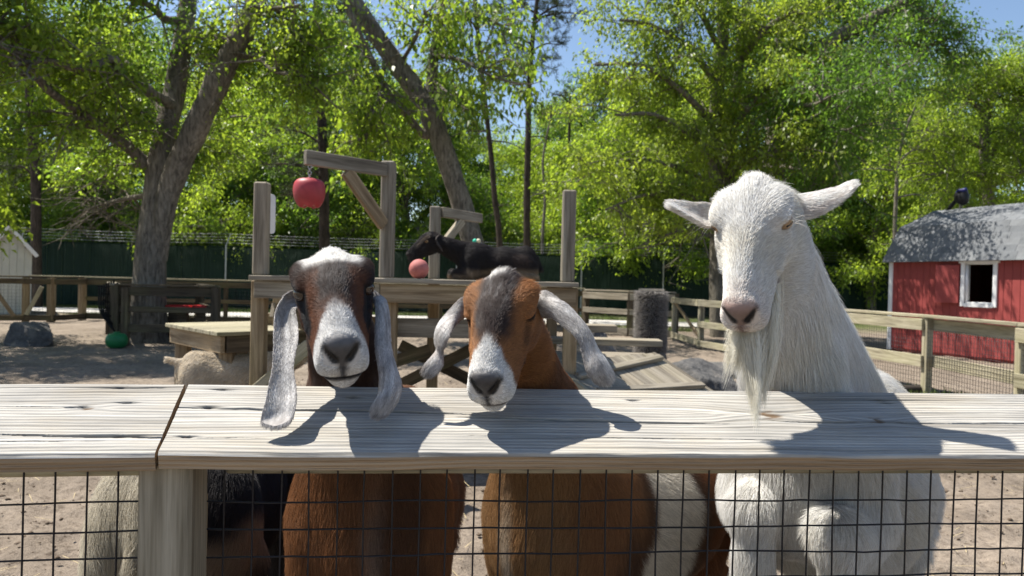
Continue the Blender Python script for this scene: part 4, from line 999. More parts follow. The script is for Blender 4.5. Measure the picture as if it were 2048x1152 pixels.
# gallows arm towards the viewer and its brace
pa = np.array([PX(778, ZP + .06), ZP + .06, 0]); ha = P(778, 342, ZP + .06)[2]
arm_end = P(610, 320, 4.33); arm_end[2] = ha; arm_st = np.array([pa[0] - .03, pa[1] - .05, ha])
plank('arm', arm_st, arm_end, .04, .088, W_GREY, plat)
dv = nrm(arm_end - arm_st); plank('brace', arm_st + dv * .30 - [0, 0, .045], np.array([pa[0] - .035, pa[1] - .045, ha - .36]), .038, .085, W_TAN, plat)
bz = ZP + DEP - .1; hb_ = P(871, 424, bz)[2]; a0 = np.array([PX(871, bz) + .04, bz, hb_]); a1 = P(962, 437, bz + .55); a1[2] = hb_
plank('arm', a0, a1, .04, .085, W_GREY, plat); dv = nrm(a1 - a0); plank('brace', a0 + dv * .32 - [0, 0, .04], a0 - [0, 0, .30], .036, .08, W_GREY, plat)
# lower rails and cross braces
def rail(u0, v0, u1, v1, z0, z1, w=.09, m=W_GREY, n='rail'): return plank(n, P(u0, v0, z0), P(u1, v1, z1), .036, w, m, plat)
rail(790, 655, 1090, 660, ZP + .2, ZP + .2, .13); rail(530, 640, 780, 648, ZP + DEP - .06, ZP + DEP - .06, .12, W_TAN)
rail(492, 800, 620, 690, ZP + .07, ZP + .07, .09, W_PALE, 'brace'); rail(800, 770, 960, 690, ZP + .9, ZP + .9, .09, W_DARK, 'brace'); rail(800, 690, 960, 770, ZP + 1.0, ZP + 1.0, .09, W_DARK, 'brace')
rail(640, 770, 860, 700, ZP + .5, ZP + .5, .09, W_DARK, 'brace')
rail(545, 620, 640, 660, ZP + .3, ZP + .9, .1, W_GREY, 'brace')
# ------------------------------------------------------------------ toys on the platform
def lathe(prof, n=28, lobes=0, amp=0.0):
    pr = np.asarray(prof, float); a = np.linspace(0, 2 * np.pi, n, endpoint=False)
    m = 1 + (amp * np.cos(lobes * a) if lobes else 0 * a)
    v = np.stack([pr[:, :1] * np.cos(a) * m, pr[:, :1] * np.sin(a) * m, np.repeat(pr[:, 1:], n, 1)], -1).reshape(-1, 3)
    i = np.arange(len(pr) - 1)[:, None] * n; j = np.arange(n)[None]; j2 = (j + 1) % n
    return v, np.stack([i + j, i + j2, i + n + j2, i + n + j], -1).reshape(-1, 4)
APPLE = mat_plain('worn_red_rubber', (.33, .034, .042), .5, 0, .22, 14, .12, .4)
ac = P(612, 386, 4.40); ac[0], ac[1] = arm_end[0] + .025, arm_end[1] + .015
ap = thing('hanging_apple_toy', 'red rubber apple toy hanging from the gallows arm', 'toy', ac)
pr = spline([(.002, .055), (.022, .060), (.05, .078), (.083, .058), (.094, .01), (.085, -.045), (.062, -.082), (.040, -.088), (.02, -.078), (.002, -.076)], 40); pr[:, 0] = np.maximum(pr[:, 0], .001)
v, f = lathe(pr, 40); ang = np.arctan2(v[:, 1], v[:, 0]); lw = sstep(-.03, -.08, v[:, 2]); v[:, 2] += -.007 * lw * np.cos(5 * ang) * np.clip(np.hypot(v[:, 0], v[:, 1]) / .05, 0, 1)
link('apple_body', mesh_np('apple_body', v + ac, f[:, ::-1], True), APPLE, ap)
mb = MB(); a = np.linspace(0, 2 * np.pi, 13); mb.tube(np.stack([.016 * np.cos(a), 0 * a, .070 + .014 * np.sin(a)], 1) + ac, .006, 6); mb.build('eyelet', APPLE, ap, True)
top = arm_end[2] - .045; zc = ac[2] + .085
nl = 4; ch = (top - zc) / nl
for k in range(nl):
    mb = MB(); c = np.array([ac[0], ac[1], zc + ch * (k + .5)]); ca, sa = (np.cos(a), 0 * a) if k % 2 else (0 * a, np.cos(a))
    mb.tube(np.stack([.010 * ca, .010 * sa, (ch * .62) * np.sin(a)], 1) + c, .0028, 5); mb.build('chain_link', STEEL, ap, True)
v, f = sphere_np(32, 20); bp_ = P(838, 536, 5.0); bp_[2] = DH + .068
n_ = fbm(v * 3, 5, 2); v = v * (.068 + .001 * (n_[:, None] - .5))
m, nt, b = new_mat('worn_pink_rubber'); vv_ = mapped(nt, (1, 1, 1)); q1 = noise(nt, vv_, 28, 4, .7); r1 = ramp(nt, [(.30, (.16, .07, .06)), (.40, (.36, .105, .095)), (.7, (.42, .145, .13))], q1.outputs[0]); nt.links.new(r1.outputs[0], b.inputs['Base Color']); b.inputs['Roughness'].default_value = .75
o = link('toy_ball', mesh_np('toy_ball', v, f, True), m); o.location = bp_.tolist(); tag(o, 'scuffed pink rubber ball on the platform beside the black goat', 'ball')
tp = thing('bead_pole', 'thin rod with a teal and a cream bead behind the black goat', 'toy', (PX(954, 6.2), 6.2, DH))
mb = MB(); h1 = P(954, 486, 6.2)[2]; mb.tube([(PX(954, 6.2), 6.2, DH - .1), (PX(954, 6.2), 6.2, h1)], .006, 6); mb.tube([(PX(947, 6.2), 6.2, h1), (PX(962, 6.2), 6.2, h1)], .004, 6); mb.build('rod', STEEL, tp)
for u, c in ((950, (.03, .40, .27)), (957, (.60, .55, .38))):
    v, f = sphere_np(12, 8); link('bead', mesh_np('bead', v * .020 + P(u, 482, 6.2), f, True), mat_plain('painted_bead', c, .5), tp)
sb = thing('sign_panel', 'narrow white panel fixed behind the leftmost platform post', 'sign', (PX(545, 5.0), 5.0, DH))
mb = MB(); c0 = P(543, 428, 5.02); R_ = rotm('Z', math.radians(66)); prof = []
hw, hh, rr = .032, .135, .028
for (cx_, cz_, a0_) in ((hw - rr, hh - rr, 0), (-hw + rr, hh - rr, 90), (-hw + rr, -hh + rr, 180), (hw - rr, -hh + rr, 270)):
    for t in (0, 30, 60, 90): prof.append((cx_ + rr * math.cos(math.radians(a0_ + t)), cz_ + rr * math.sin(math.radians(a0_ + t))))
pr_ = np.array(prof); k = len(pr_)
vv_ = np.concatenate([np.stack([pr_[:, 0], np.full(k, -.006), pr_[:, 1]], 1), np.stack([pr_[:, 0], np.full(k, .006), pr_[:, 1]], 1)]) @ R_.T + c0
mb.add(vv_, [[i, (i + 1) % k, k + (i + 1) % k, k + i] for i in range(k)])
cen = np.array([c0 + R_ @ np.array([0, -.006, 0]), c0 + R_ @ np.array([0, .006, 0])]); mb.add(np.concatenate([vv_, cen]), [[2 * k, i, (i + 1) % k] for i in range(k)] + [[2 * k + 1, k + (i + 1) % k, k + i] for i in range(k)])
mb.build('panel', mat_plain('white_panel', (.72, .72, .72), .5, 0, .06), sb)
mb = MB(); mb.box(c0 + [-.035, -.07, .06], (.02, .07, .012)); mb.box(c0 + [-.035, -.07, -.06], (.02, .07, .012)); mb.build('bracket', STEEL, sb)
# ------------------------------------------------------------------ ramp with battens, landing
rs = P(1105, 727, 4.95); re_ = P(1480, 1016, 3.95); re_[2] = .07; ax_ = nrm(re_ - rs); pn = nrm(np.cross(ax_, (0, 0, 1))) * -1
if pn[1] < 0: pn = -pn
ramp_t = thing('wooden_ramp', 'broad grey wooden ramp with battens sloping down beside the platform', 'ramp', (re_[0], re_[1], 0))
upn = np.cross(pn, ax_); upn = upn if upn[2] > 0 else -upn
Lr = np.linalg.norm(re_ - rs); WR = 1.15
for k in range(8):
    o_ = pn * (WR / 8 * (k + .5)); plank('plank', rs + o_, re_ + o_, WR / 8 - .006, .03, W_GREY, ramp_t, up=upn)
plank('stringer', rs - pn * .02 + upn * -.03, re_ - pn * .02 - upn * .03, .036, .10, W_PALE, ramp_t, up=upn); plank('stringer', rs + pn * (WR + .02) - upn * .03, re_ + pn * (WR + .02) - upn * .03, .036, .10, W_GREY, ramp_t, up=upn)
for k, t in enumerate(np.arange(.16, Lr - .05, .30)):
    c = rs + ax_ * t + upn * .032; sk = ax_ * (.05 if k % 2 else -.06); plank('batten', c + pn * .02 - sk, c + pn * (WR - .02) + sk, .055, .034, W_GREY, ramp_t, up=upn)
for t in (.15, .6): 
    for w_ in (.04, WR - .04):
        c = rs + ax_ * (t * Lr) + pn * w_; plank('support', (c[0], c[1], 0), (c[0], c[1], c[2] - .03), .07, .07, W_DARK, ramp_t, up=(0, -1, 0))
ld = thing('ramp_landing', 'low stepped wooden landing between platform and ramp', 'landing', (rs[0] + .25, rs[1] + .9, 0))
l0 = P(1100, 700, 6.0)
for k in range(6):
    y = rs[1] + .16 + .15 * k; plank('deck_board', (rs[0] - .10, y, rs[2] - .02), (rs[0] + .10 + .14 * k, y, rs[2] - .02), .142, .03, W_GREY, ld)
plank('step', (rs[0] + .0, rs[1] + 1.12, rs[2] + .07), (rs[0] + .95, rs[1] + 1.08, rs[2] + .07), .22, .05, W_GREY, ld); plank('step', (rs[0] - .05, rs[1] + 1.40, rs[2] + .16), (rs[0] + .62, rs[1] + 1.40, rs[2] + .16), .24, .06, W_GREY, ld)
for dx, dy in ((0, .2), (.0, .95), (0, 1.3), (.75, 1.12)): plank('leg', (rs[0] + dx, rs[1] + dy, 0), (rs[0] + dx, rs[1] + dy, rs[2] - .04), .08, .08, W_TAN, ld, up=(0, -1, 0))
# ------------------------------------------------------------------ table with a goat under it
C0 = P(440, 664, 5.4); TH = C0[2]; CL = P(335, 646, 6.23); e1 = nrm(CL[:2] - C0[:2]); e2 = np.array([-e1[1], e1[0]]); e2 = e2 if e2[0] > 0 else -e2
tb = thing('wooden_table', 'low sturdy wooden table with pale top and a goat under it', 'table', (*(C0[:2] + e1 * .5 + e2 * .5), 0)); L1, L2 = 1.14, 1.15
T2 = lambda a_, b_, z: np.array([*(C0[:2] + e1 * a_ + e2 * b_), z])
for k in range(8): plank('top_board', T2(.07 + .1425 * k, -.02, TH - .016), T2(.07 + .1425 * k, L2, TH - .016 + random.uniform(-.002, .002)), .137, .032, W_PALE, tb)
plank('apron', T2(.02, .03, TH - .10), T2(L1 - .02, .03, TH - .10), .036, .13, W_TAN, tb); plank('apron', T2(.03, .06, TH - .10), T2(.03, L2 - .03, TH - .10), .036, .13, W_DARK, tb); plank('apron', T2(L1 - .03, .06, TH - .10), T2(L1 - .03, L2 - .03, TH - .10), .036, .13, W_DARK, tb)  # light and shade put into the wood: sunny apron tan, the others dark
for a_, b_ in ((.10, .10), (L1 - .10, .10), (.10, L2 - .1), (L1 - .1, L2 - .1)): plank('leg', T2(a_, b_, 0), T2(a_, b_, TH - .034), .1, .1, W_TAN, tb, up=(0, -1, 0))
gt_f = np.array([.86, .50]); gt_o = np.array([PX(358, 5.42), 5.42]) + gt_f * .44
gt = Goat(head=(2.10, .55, 0, *(np.array([*(gt_o + gt_f * .62), .70])), .85), face='straight', fwd=gt_f, org=gt_o, scale=.80, build=1.0, legs=STAND, tail=(-.63, .03, .78), nbend=(0, 0, .0), neckr=.075, squint=.006)
gt.flow = generic_flow(gt)
def colt(p, N):
    c = np.tile(np.array((.66, .58, .46)), (len(p), 1)) * (.75 + .5 * fbm(p * 9, 4, 3))[:, None]; return np.concatenate([c, np.zeros((len(p), 1))], 1)
build_goat(gt, 'goat', 'cream goat seen from behind standing under the low table', .012, bbox(gt), colt, (), lambda ce, n: np.full(len(ce), 2.5e4), 6, lambda p: np.full(len(p), .022), fur_r=.0009)
# ------------------------------------------------------------------ black goat lying on the platform
class Lying(Goat):
    def sdf(s, p):
        p = p.astype(np.float32); q = s.w2b(p).astype(np.float32); qa = q.copy(); qa[:, 1] = np.abs(qa[:, 1])
        q = q * np.float32([1.22, 1, 1]); qa = q.copy(); qa[:, 1] = np.abs(qa[:, 1])
        d = s_ell(q, (.14, 0, .155), (.20, .13, .145)); d = smin(d, s_ell(q, (-.12, 0, .140), (.25, .16, .135)), .05); d = smin(d, s_ell(q, (-.33, 0, .15), (.14, .13, .14)), .05)
        d = smin(d, s_ell(qa, (-.28, .12, .10), (.16, .06, .10)), .04); d = smin(d, s_cone(q, (-.22, .17, .04), (-.40, .18, .03), .032, .024), .03)
        d = smin(d, s_ell(qa, (.22, .09, .12), (.10, .06, .12)), .04); d = smin(d, s_cone(qa, (.20, .12, .06), (.38, .11, .045), .045, .035), .03); d = smin(d, s_cone(qa, (.38, .11, .045), (.24, .15, .03), .032, .026), .02)
        d = smin(d, s_cone(q, (-.45, 0, .18), (-.50, .03, .10), .035, .02), .03)
        d *= s.bs; n0 = s.b2w((.20, 0, .20)); n1 = s.h2w((-.03, 0, -.035))
        d = smin(d, s_cone(p, n0, n1, .10 * s.bs, .055), .045)
        return smin(d, s.sd_head(p), .02)
hd = P(862, 482, 5.40)
gk = Lying(head=(-1.15, .62, .0, hd[0], hd[1], hd[2] + .0, .97), face='straight', fwd=(-.97, -.25), org=(PX(982, 5.55), 5.55), scale=.93, build=1, legs=[], tail=(0, 0, 0), nbend=(0, 0, 0), neckr=.07, squint=.005)
gk.bo[2] = DH
def gk_flow(p):
    h = gk.w2h(p); w = sstep(.2, .15, np.linalg.norm(h - [.06, 0, 0], axis=1))[:, None]
    return nrm(gk.B @ np.array([-1, 0, -.5])) * (1 - w) + (gk.M @ np.array([-1, 0, 0])) * w
gk.flow = gk_flow
def colk(p, N):
    q = gk.w2b(p); c = np.tile(np.array((.022, .018, .019)), (len(p), 1)); w = fbm(q * 8, 3, 2) - .5
    c = mixv(c, sstep(.11, .06, q[:, 2] + .07 * w) * sstep(.28, .2, q[:, 0]), (.34, .26, .17)); c = mixv(c, sstep(.5, .7, fbm(q * 5, 9, 2)) * .5, (.075, .05, .04)); c = mixv(c, sstep(.05, .03, q[:, 2]) * sstep(.2, .3, q[:, 0]), (.30, .22, .15))
    h = gk.w2h(p); c = mixv(c, sstep(.014, .006, seg_d(h[:, 0], h[:, 2], (.02, .05), (.13, .03))) * .5, (.26, .21, .17))
    return np.concatenate([c, np.zeros((len(p), 1))], 1)
lo_k = np.minimum(gk.b2w((.6, -.3, 0)), gk.b2w((-.6, .3, 0))) - .12; hi_k = np.maximum(gk.b2w((.6, -.3, 0)), gk.b2w((-.6, .3, 0))) + .12; lo_k[0] = PX(810, 5.4); hi_k[2] = DH + .55; lo_k[2] = DH - .05; lo_k[1] -= .1; hi_k[1] += .1
ek = ear_mesh([(885, 470, 880, 478, 5.44), (878, 470, 876, 484, 5.36), (872, 478, 880, 492, 5.33), (876, 490, 884, 500, 5.33), (882, 500, 885, 502, 5.33)], 1.0, (0, 0), m=16, kk=7); ek['col'] = np.concatenate([np.tile(np.array((.10, .08, .07)), (len(ek['v']), 1)), np.zeros((len(ek['v']), 1))], 1)
o = build_goat(gk, 'goat', 'black goat lying on the raised platform with its head over the ball', .0085, (lo_k, hi_k), colk, (ek,), lambda ce, n: np.full(len(ce), 3.5e4), 7, lambda p: np.full(len(p), .020), fur_r=.0008)
v_ = o.data
# ------------------------------------------------------------------ fences of the yard
def rail_fence(root, pts, H, rails, mat_p, mat_r, step=1.9, cap=None, psize=.089):
    pts = [np.asarray(p, float) for p in pts]
    for a, b_ in zip(pts[:-1], pts[1:]):
        L = np.linalg.norm(b_ - a); n = max(1, int(round(L / step))); d = (b_ - a) / L; nr = np.array([-d[1], d[0]])
        if nr[1] > 0: nr = -nr
        for k in range(n + (1 if b_ is pts[-1] else 0)):
            c = a + d * L * k / n; plank('post', (*c, 0), (*c, H - .0), psize, psize, mat_p, root, up=(nr[0], nr[1], 0))
        for (h, w) in rails: o_ = nr * (psize / 2 + .02); plank('rail', (*(a + o_), h), (*(b_ + o_), h), .036, w, mat_r, root)
        if cap: plank('cap_rail', (*a, H + .018), (*b_, H + .018), cap, .036, mat_r, root)
def wire_panel(root, a, b_, h0, h1, sp=.05, r=.0016, name='wire_mesh', zsp=None):
    a = np.asarray(a, float); b_ = np.asarray(b_, float); L = np.linalg.norm(b_ - a); d = (b_ - a) / L; mb = MB(); zsp = zsp or sp
    for k in range(int(L / sp)): 
        c = a + d * (k + .5) * sp; mb.box((c[0], c[1], (h0 + h1) / 2), (r, r, (h1 - h0) / 2))
    n = int((h1 - h0) / zsp)
    for k in range(n + 1):
        z = h0 + k * zsp; mb.beam((*a, z), (*b_, z), 2 * r, 2 * r)
    return tag(mb.build(name, BLACK_WIRE, root), kind='stuff')
FPT = [(PX(2048, 7.0) + .25, 5.6), (PX(2048, 7.2), 7.2), (PX(1858, 8.9), 8.9), (PX(1665, 10.9), 10.9), (PX(1480, 13.3), 13.3)]
rf = thing('rail_fence', 'pale two-rail wooden fence with wire in front of the red barn', 'fence', (5.0, 9.0, 0))
rail_fence(rf, FPT, .93, [(.845, .14), (.40, .14)], W_PALE, W_PALE, 2.6, .12)
for a, b_ in zip(FPT[:-1], FPT[1:]): wire_panel(rf, np.array(a) + [-.03, 0], np.array(b_) + [-.03, 0], .05, .80)
gp = [(PX(1480, 13.3), 13.3), (PX(1404, 14.6), 14.6), (PX(1350, 16.6), 16.6)]
gf = thing('yard_gate', 'pale wooden gate with diagonal brace beyond the boulder', 'gate', (gp[1][0], gp[1][1], 0))
rail_fence(gf, gp[1:], .97, [(.90, .13), (.12, .13)], W_PALE, W_PALE, 1.4, None, .1); plank('brace', (*np.array(gp[1]) + [0, -.06], .16), (*np.array(gp[2]) + [0, -.06], .86), .035, .08, W_TAN, gf); wire_panel(gf, gp[1], gp[2], .1, .85, .06)
gf2 = thing('side_fence', 'short pale fence run between the yard gate and the white goat', 'fence', (gp[0][0], gp[0][1], 0))
rail_fence(gf2, gp[:2], .97, [(.90, .13), (.48, .12), (.1, .12)], W_PALE, W_PALE, 1.3, None, .1); wire_panel(gf2, gp[0], gp[1], .1, .85, .06)
YB = 18.6
bf = thing('back_fence', 'long dark wooden fence with pale cap rail across the back of the yard', 'fence', (-4, YB, 0))
rail_fence(bf, [(PX(165, YB), YB), (PX(1170, YB), YB)], 1.07, [(.97, .14), (.55, .10), (.10, .14)], W_DARK, W_DARK, 1.75, None); plank('cap_rail', (PX(60, YB), YB, 1.09), (PX(1170, YB), YB, 1.09), .14, .036, W_PALE, bf)
wire_panel(bf, (PX(165, YB), YB + .06), (PX(1170, YB), YB + .06), .1, 1.0, .09, .0022)
bf2 = thing('corner_fence', 'dark wooden fence corner behind the bristly scratching post', 'fence', (PX(1260, 17.6), 17.6, 0))
rail_fence(bf2, [(PX(1172, 18.3), 18.3), (PX(1262, 17.2), 17.2), (PX(1352, 16.8), 16.8)], 1.05, [(.94, .16), (.58, .13), (.12, .16)], W_DARK, W_GREY, 1.2, .14, .14)
lf_ = thing('gate_fence', 'brown wooden fence and gate with diagonal braces at the left shed', 'fence', (PX(80, 17.4), 17.4, 0))
rail_fence(lf_, [(PX(-60, 17.0), 17.0), (PX(52, 17.4), 17.4), (PX(103, 17.6), 17.6), (PX(165, YB - .1), YB - .1)], 1.06, [(.97, .13), (.10, .13)], W_TAN, W_DARK, 1.2, .12, .14)
plank('brace', (PX(-10, 17.2), 17.0, .95), (PX(40, 17.3), 17.1, .15), .035, .09, W_TAN, lf_); plank('brace', (PX(62, 17.4), 17.25, .18), (PX(92, 17.5), 17.35, .85), .035, .09, W_PALE, lf_)
wire_panel(lf_, (PX(-60, 17.1), 17.08), (PX(103, 17.68), 17.68), .12, .95, .08, .002)
# tall screened chain-link fence
def yg(x): return 25.5 + (x + 16) * .12
gfz = thing('screen_fence', 'tall dark green screened chain-link fence topped with barbed wire', 'fence', (-2, 27, 0))
GREEN = mat_plain('dark_green_slats', (.010, .028, .017), .75, 0, .35, 40)
r = np.random.default_rng(8); xs = np.arange(-26, 24, .040); n = len(xs)
hgt = 2.22 + .03 * r.random(n) + .02 * np.sin(xs * 1.1); yy = yg(xs) + r.normal(size=n) * .012; aw = r.uniform(-.35, .35, n)
sx_ = np.cos(aw) * .028; sy_ = np.sin(aw) * .028
q = np.stack([np.stack([xs - sx_, yy - sy_, np.full(n, .05)], 1), np.stack([xs + sx_, yy + sy_, np.full(n, .05)], 1), np.stack([xs + sx_, yy + sy_, hgt], 1), np.stack([xs - sx_, yy - sy_, hgt + .015 * r.normal(size=n)], 1)], 1)
qb = q + np.array([0, .004, 0]); vv_ = np.concatenate([q.reshape(-1, 3), qb.reshape(-1, 3)]); fi = np.arange(4 * n).reshape(-1, 4)
fside = np.concatenate([np.stack([fi[:, a_], fi[:, b_], fi[:, b_] + 4 * n, fi[:, a_] + 4 * n], 1) for a_, b_ in ((0, 1), (1, 2), (2, 3), (3, 0))])
tag(link('screen_slats', mesh_np('screen_slats', vv_, np.concatenate([fi, fi[:, ::-1] + 4 * n, fside])), GREEN, gfz), kind='stuff')
mb = MB()
for s_ in (-1, 1):                                         # chain-link wire in front of the slats
    x = np.arange(-20, 20, .10); 
    for k, x0_ in enumerate(x): 
        d_ = s_ * 2.1; mb.beam((x0_, yg(x0_) - .05, .08), (x0_ + d_, yg(x0_ + d_) - .05, 2.18), .004, .004)
tag(mb.build('chain_link', mat_plain('green_chain_link', (.05, .09, .065), .6, .2), gfz), kind='stuff')
arms = []
for u in (-180, 86, 460, 910, 1168, 1343, 1640, 1960):
    x = PX(u, 26.5); y = yg(x) - .12; mb = MB(); mb.tube([(x, y, 0), (x, y, 2.28)], .030, 8); mb.build('post', STEEL, gfz, True)
    mb = MB(); mb.tube([(x, y, 2.26), (x + .16, y + .0, 2.70)], [.02, .017], 6); mb.build('wire_arm', STEEL, gfz, True); arms.append((x, y))
for k in range(4):
    pts = []
    for (x, y), (x2, y2) in zip(arms[:-1], arms[1:]):
        for t in np.linspace(0, 1, 8, endpoint=False): pts.append((lerp(x, x2, t) + .05 + .035 * k, lerp(y, y2, t), 2.36 + .105 * k - .05 * math.sin(math.pi * t)))
    mb = MB(); mb.tube(pts, .005, 4); mb.build('barbed_wire', STEEL, gfz)
# ------------------------------------------------------------------ tree guard, net, toys on the ground at the left
GZ = 12.4
tg = thing('tree_guard', 'dark square timber guard built round the foot of the large oak', 'tree guard', (PX(310, 13), 13.2, 0))
TG = [(PX(232, GZ), GZ), (PX(432, GZ + .2), GZ + .2), (PX(400, 14.7), 14.7), (PX(222, 14.5), 14.5)]
for i in range(4):
    a, b_ = np.array(TG[i]), np.array(TG[(i + 1) % 4])
    plank('post', (*a, 0), (*a, 1.02), .13, .13, W_DARK, tg, up=(0, -1, 0))
    for h, w in ((.93, .15), (.62, .10), (.30, .14)): plank('rail', (*a, h), (*b_, h), .05, w, W_DARK if i != 3 else W_PALE, tg)
    plank('cap_rail', (*a, 1.035), (*b_, 1.035), .15, .03, W_GREY if i == 3 else W_DARK, tg)
plank('post', (*(np.array(TG[0]) + [.16, .02]), 0), (*(np.array(TG[0]) + [.16, .02]), .98), .11, .11, W_DARK, tg, up=(0, -1, 0))
net = thing('rope_net', 'black rope net slung from the corner of the tree guard', 'net', (PX(212, GZ), GZ - .1, 0)); NETM = mat_plain('black_rope', (.012, .011, .010), .9)
mb = MB()
for k in range(7):
    t = k / 6; a = P(198 + 5 * k, 572 - 2 * k, GZ - .1 + .2 * t); b_ = P(222 + 3 * k, 655 + 3 * k, GZ - .15 + .2 * t); mid = (a + b_) / 2 + [-.06, -.05, -.05]; mb.tube(spline([a, mid, b_], 9), .014, 5)
for k in range(7):
    t = k / 6; a = P(lerp(196, 224, t), lerp(572, 655, t), GZ - .12); b_ = P(lerp(236, 240, t), lerp(566, 670, t), GZ + .08); mb.tube(spline([a, (a + b_) / 2 - [0, 0, .04], b_], 6), .012, 5)
mb.build('net', NETM, net, True)
for (u0, u1) in ((336, 379), (390, 411)):
    tr_ = thing('feed_trough', 'red plastic feed trough inside the tree guard, ' + ('longer one' if u0 == 336 else 'shorter one'), 'trough', (PX((u0 + u1) / 2, 13.4), 13.4, .0)); c = P((u0 + u1) / 2, 616, 13.4); hw_ = (PX(u1, 13.4) - PX(u0, 13.4)) / 2
    mb = MB(); mb.box(c + [0, -.10, 0], (hw_, .008, .05)); mb.box(c + [0, .10, 0], (hw_, .008, .05)); mb.box(c + [-hw_, 0, 0], (.008, .092, .05)); mb.box(c + [hw_, 0, 0], (.008, .092, .05)); mb.box(c + [0, 0, -.045], (hw_ - .008, .092, .005)); mb.build('tub', mat_plain('red_plastic', (.55, .02, .025), .4, 0, .1), tr_)
    mb = MB(); mb.box(c * [1, 1, 0] + [0, 0, (c[2] - .05) / 2], (hw_ * .85, .06, (c[2] - .05) / 2)); mb.build('stand', W_DARK, tr_)
gbp = ground_at(233, 12.0); v, f = lathe(spline([(.01, .27), (.05, .262), (.055, .245), (.13, .225), (.17, .14), (.15, .05), (.09, .0), (.01, -.004)], 26), 28); o = link('jolly_ball', mesh_np('jolly_ball', v, f[:, ::-1], True), mat_plain('green_rubber', (.012, .14, .045), .45, 0, .2)); o.location = gbp.tolist(); tag(o, 'squat green rubber ball on the soil beside the tree guard', 'ball')
# ------------------------------------------------------------------ boulders
def rock(name, label, c, size, seed, flat=0, mat=None, res=56):
    v, f = sphere_np(res * 2, res); v[0::1] = v
    r = np.random.default_rng(seed); d = np.ones(len(v)) * 1.0
    for k in range(18):
        n_ = nrm(r.normal(size=3)); h = r.uniform(.60, .92); pr = v @ n_; d = np.where(pr > 1e-3, np.minimum(d, h / np.maximum(pr, 1e-3)), d)
    if flat: d = np.where(v[:, 2] > .05, np.minimum(d, flat / np.maximum(v[:, 2], .05)), d)
    d = d * (1 + .12 * (fbm(v * 2.4, seed, 4) - .5) + .16 * (np.abs(fbm(v * 4.5, seed + 5, 4) - .5)) + .05 * (fbm(v * 16, seed + 7, 3) - .5))
    v = v * d[:, None] * np.asarray(size); v[:, 2] -= 0
    o = link(name, mesh_np(name, v, f, False), mat or ROCK); o.location = [float(t) for t in c]; tag(o, label, 'rock'); o.data.polygons.foreach_set('use_smooth', np.ones(len(f), bool)); return o
m, nt, b = new_mat('grey_rock'); vv_ = mapped(nt, (1, 1, 1), rand=9); q1 = noise(nt, vv_, 4, 6, .65); q2 = noise(nt, vv_, 30, 5, .7)
r1 = ramp(nt, [(.33, (.045, .044, .046)), (.5, (.11, .107, .104)), (.68, (.22, .20, .175))], q1.outputs[0]); r2 = ramp(nt, [(.3, (.6, .6, .6)), (.7, (1.15, 1.13, 1.1))], q2.outputs[0]); nt.links.new(mixc(nt, 1., r1.outputs[0], r2.outputs[0], 'MULTIPLY'), b.inputs['Base Color']); b.inputs['Roughness'].default_value = .85; bump(nt, b, q2.outputs[0], .8, .03); ROCK = m
g_ = ground_at(58, 12.3); rock('boulder', 'flat-topped dark boulder on the shaded soil at the left', g_ + [0, 0, .12], (.46, .36, .32), 3, .75)
g_ = ground_at(1398, 7.4); rock('boulder', 'large angular grey boulder behind the rail beside the white goat', g_ + [.02, 0, .20], (.40, .36, .36), 14)
g_ = ground_at(2060, 8.2); rock('boulder', 'grey boulder cut by the picture edge near the barn fence', g_ + [.12, 0, .08], (.40, .3, .28), 21)
g_ = ground_at(1425, 10.4); rock('boulder', 'low pale boulder half hidden between big boulder and yard gate', g_ + [0, 0, .0], (.7, .4, .17), 25)
g_ = ground_at(1190, 9.6); rock('boulder', 'brown boulder behind the ramp landing', g_ + [0, 0, .25], (.32, .3, .5), 31)
lg = ground_at(1812, 8.9); v, f = tube_np(spline([lg + [-.36, -.1, .03], lg + [-.1, .0, .05], lg + [.12, .02, .05], lg + [.34, .1, .035]], 18), np.concatenate([[.004], np.linspace(.035, .055, 16), [.004]]), 10); v += (fbm(v * 14, 2, 2)[:, None] - .5) * .02
tag(link('fallen_branch', mesh_np('fallen_branch', v, f, True), mat_plain('dark_dead_wood', (.035, .028, .022), .9)), 'dark dead branch lying on the soil by the fence post', 'branch')
grass_patch('grass', 'straggly green grass at the foot of the barn fence', [ground_at(1875, 8.7), ground_at(1905, 8.6), ground_at(1780, 9.4), ground_at(1785, 9.2)], 900, .09, 3)
grass_patch('verge_grass', 'sunlit grass strip beyond the back fence', [(x, 20.2 + .3 * math.sin(x), 0) for x in np.arange(-12, 5, .35)] + [(x, 24.6, 0) for x in np.arange(-14, 4, .5)], 14000, .16, 4)
# ------------------------------------------------------------------ bristly scratching post
sp_ = ground_at(1300, 10.4); spt = thing('scratching_post', 'thick grey bristly scratching post on a dark stump', 'scratching post', sp_)
v, f = lathe(spline([(.01, 1.17), (.14, 1.16), (.19, 1.10), (.18, .6), (.19, .30), (.02, .28)], 30), 28); link('core', mesh_np('core', v * [1, 1, 1] + sp_, f[:, ::-1], True), mat_plain('brush_core', (.03, .028, .026), .9), spt)
v, f = lathe(spline([(.01, .30), (.18, .29), (.22, .12), (.27, .0), (.02, -.02)], 20), 24, 5, .05); link('stump', mesh_np('stump', v + sp_ + [.02, -.02, 0], f[:, ::-1], True), ROCK, spt)
r = np.random.default_rng(3); n = 9000; a = r.uniform(0, 6.28, n); z = .30 + .86 * r.random(n); rad = .185; rt = np.stack([np.cos(a) * rad, np.sin(a) * rad, z], 1) + sp_; dr = nrm(np.stack([np.cos(a), np.sin(a), -.25 + .25 * r.normal(size=n)], 1) + .2 * r.normal(size=(n, 3)))
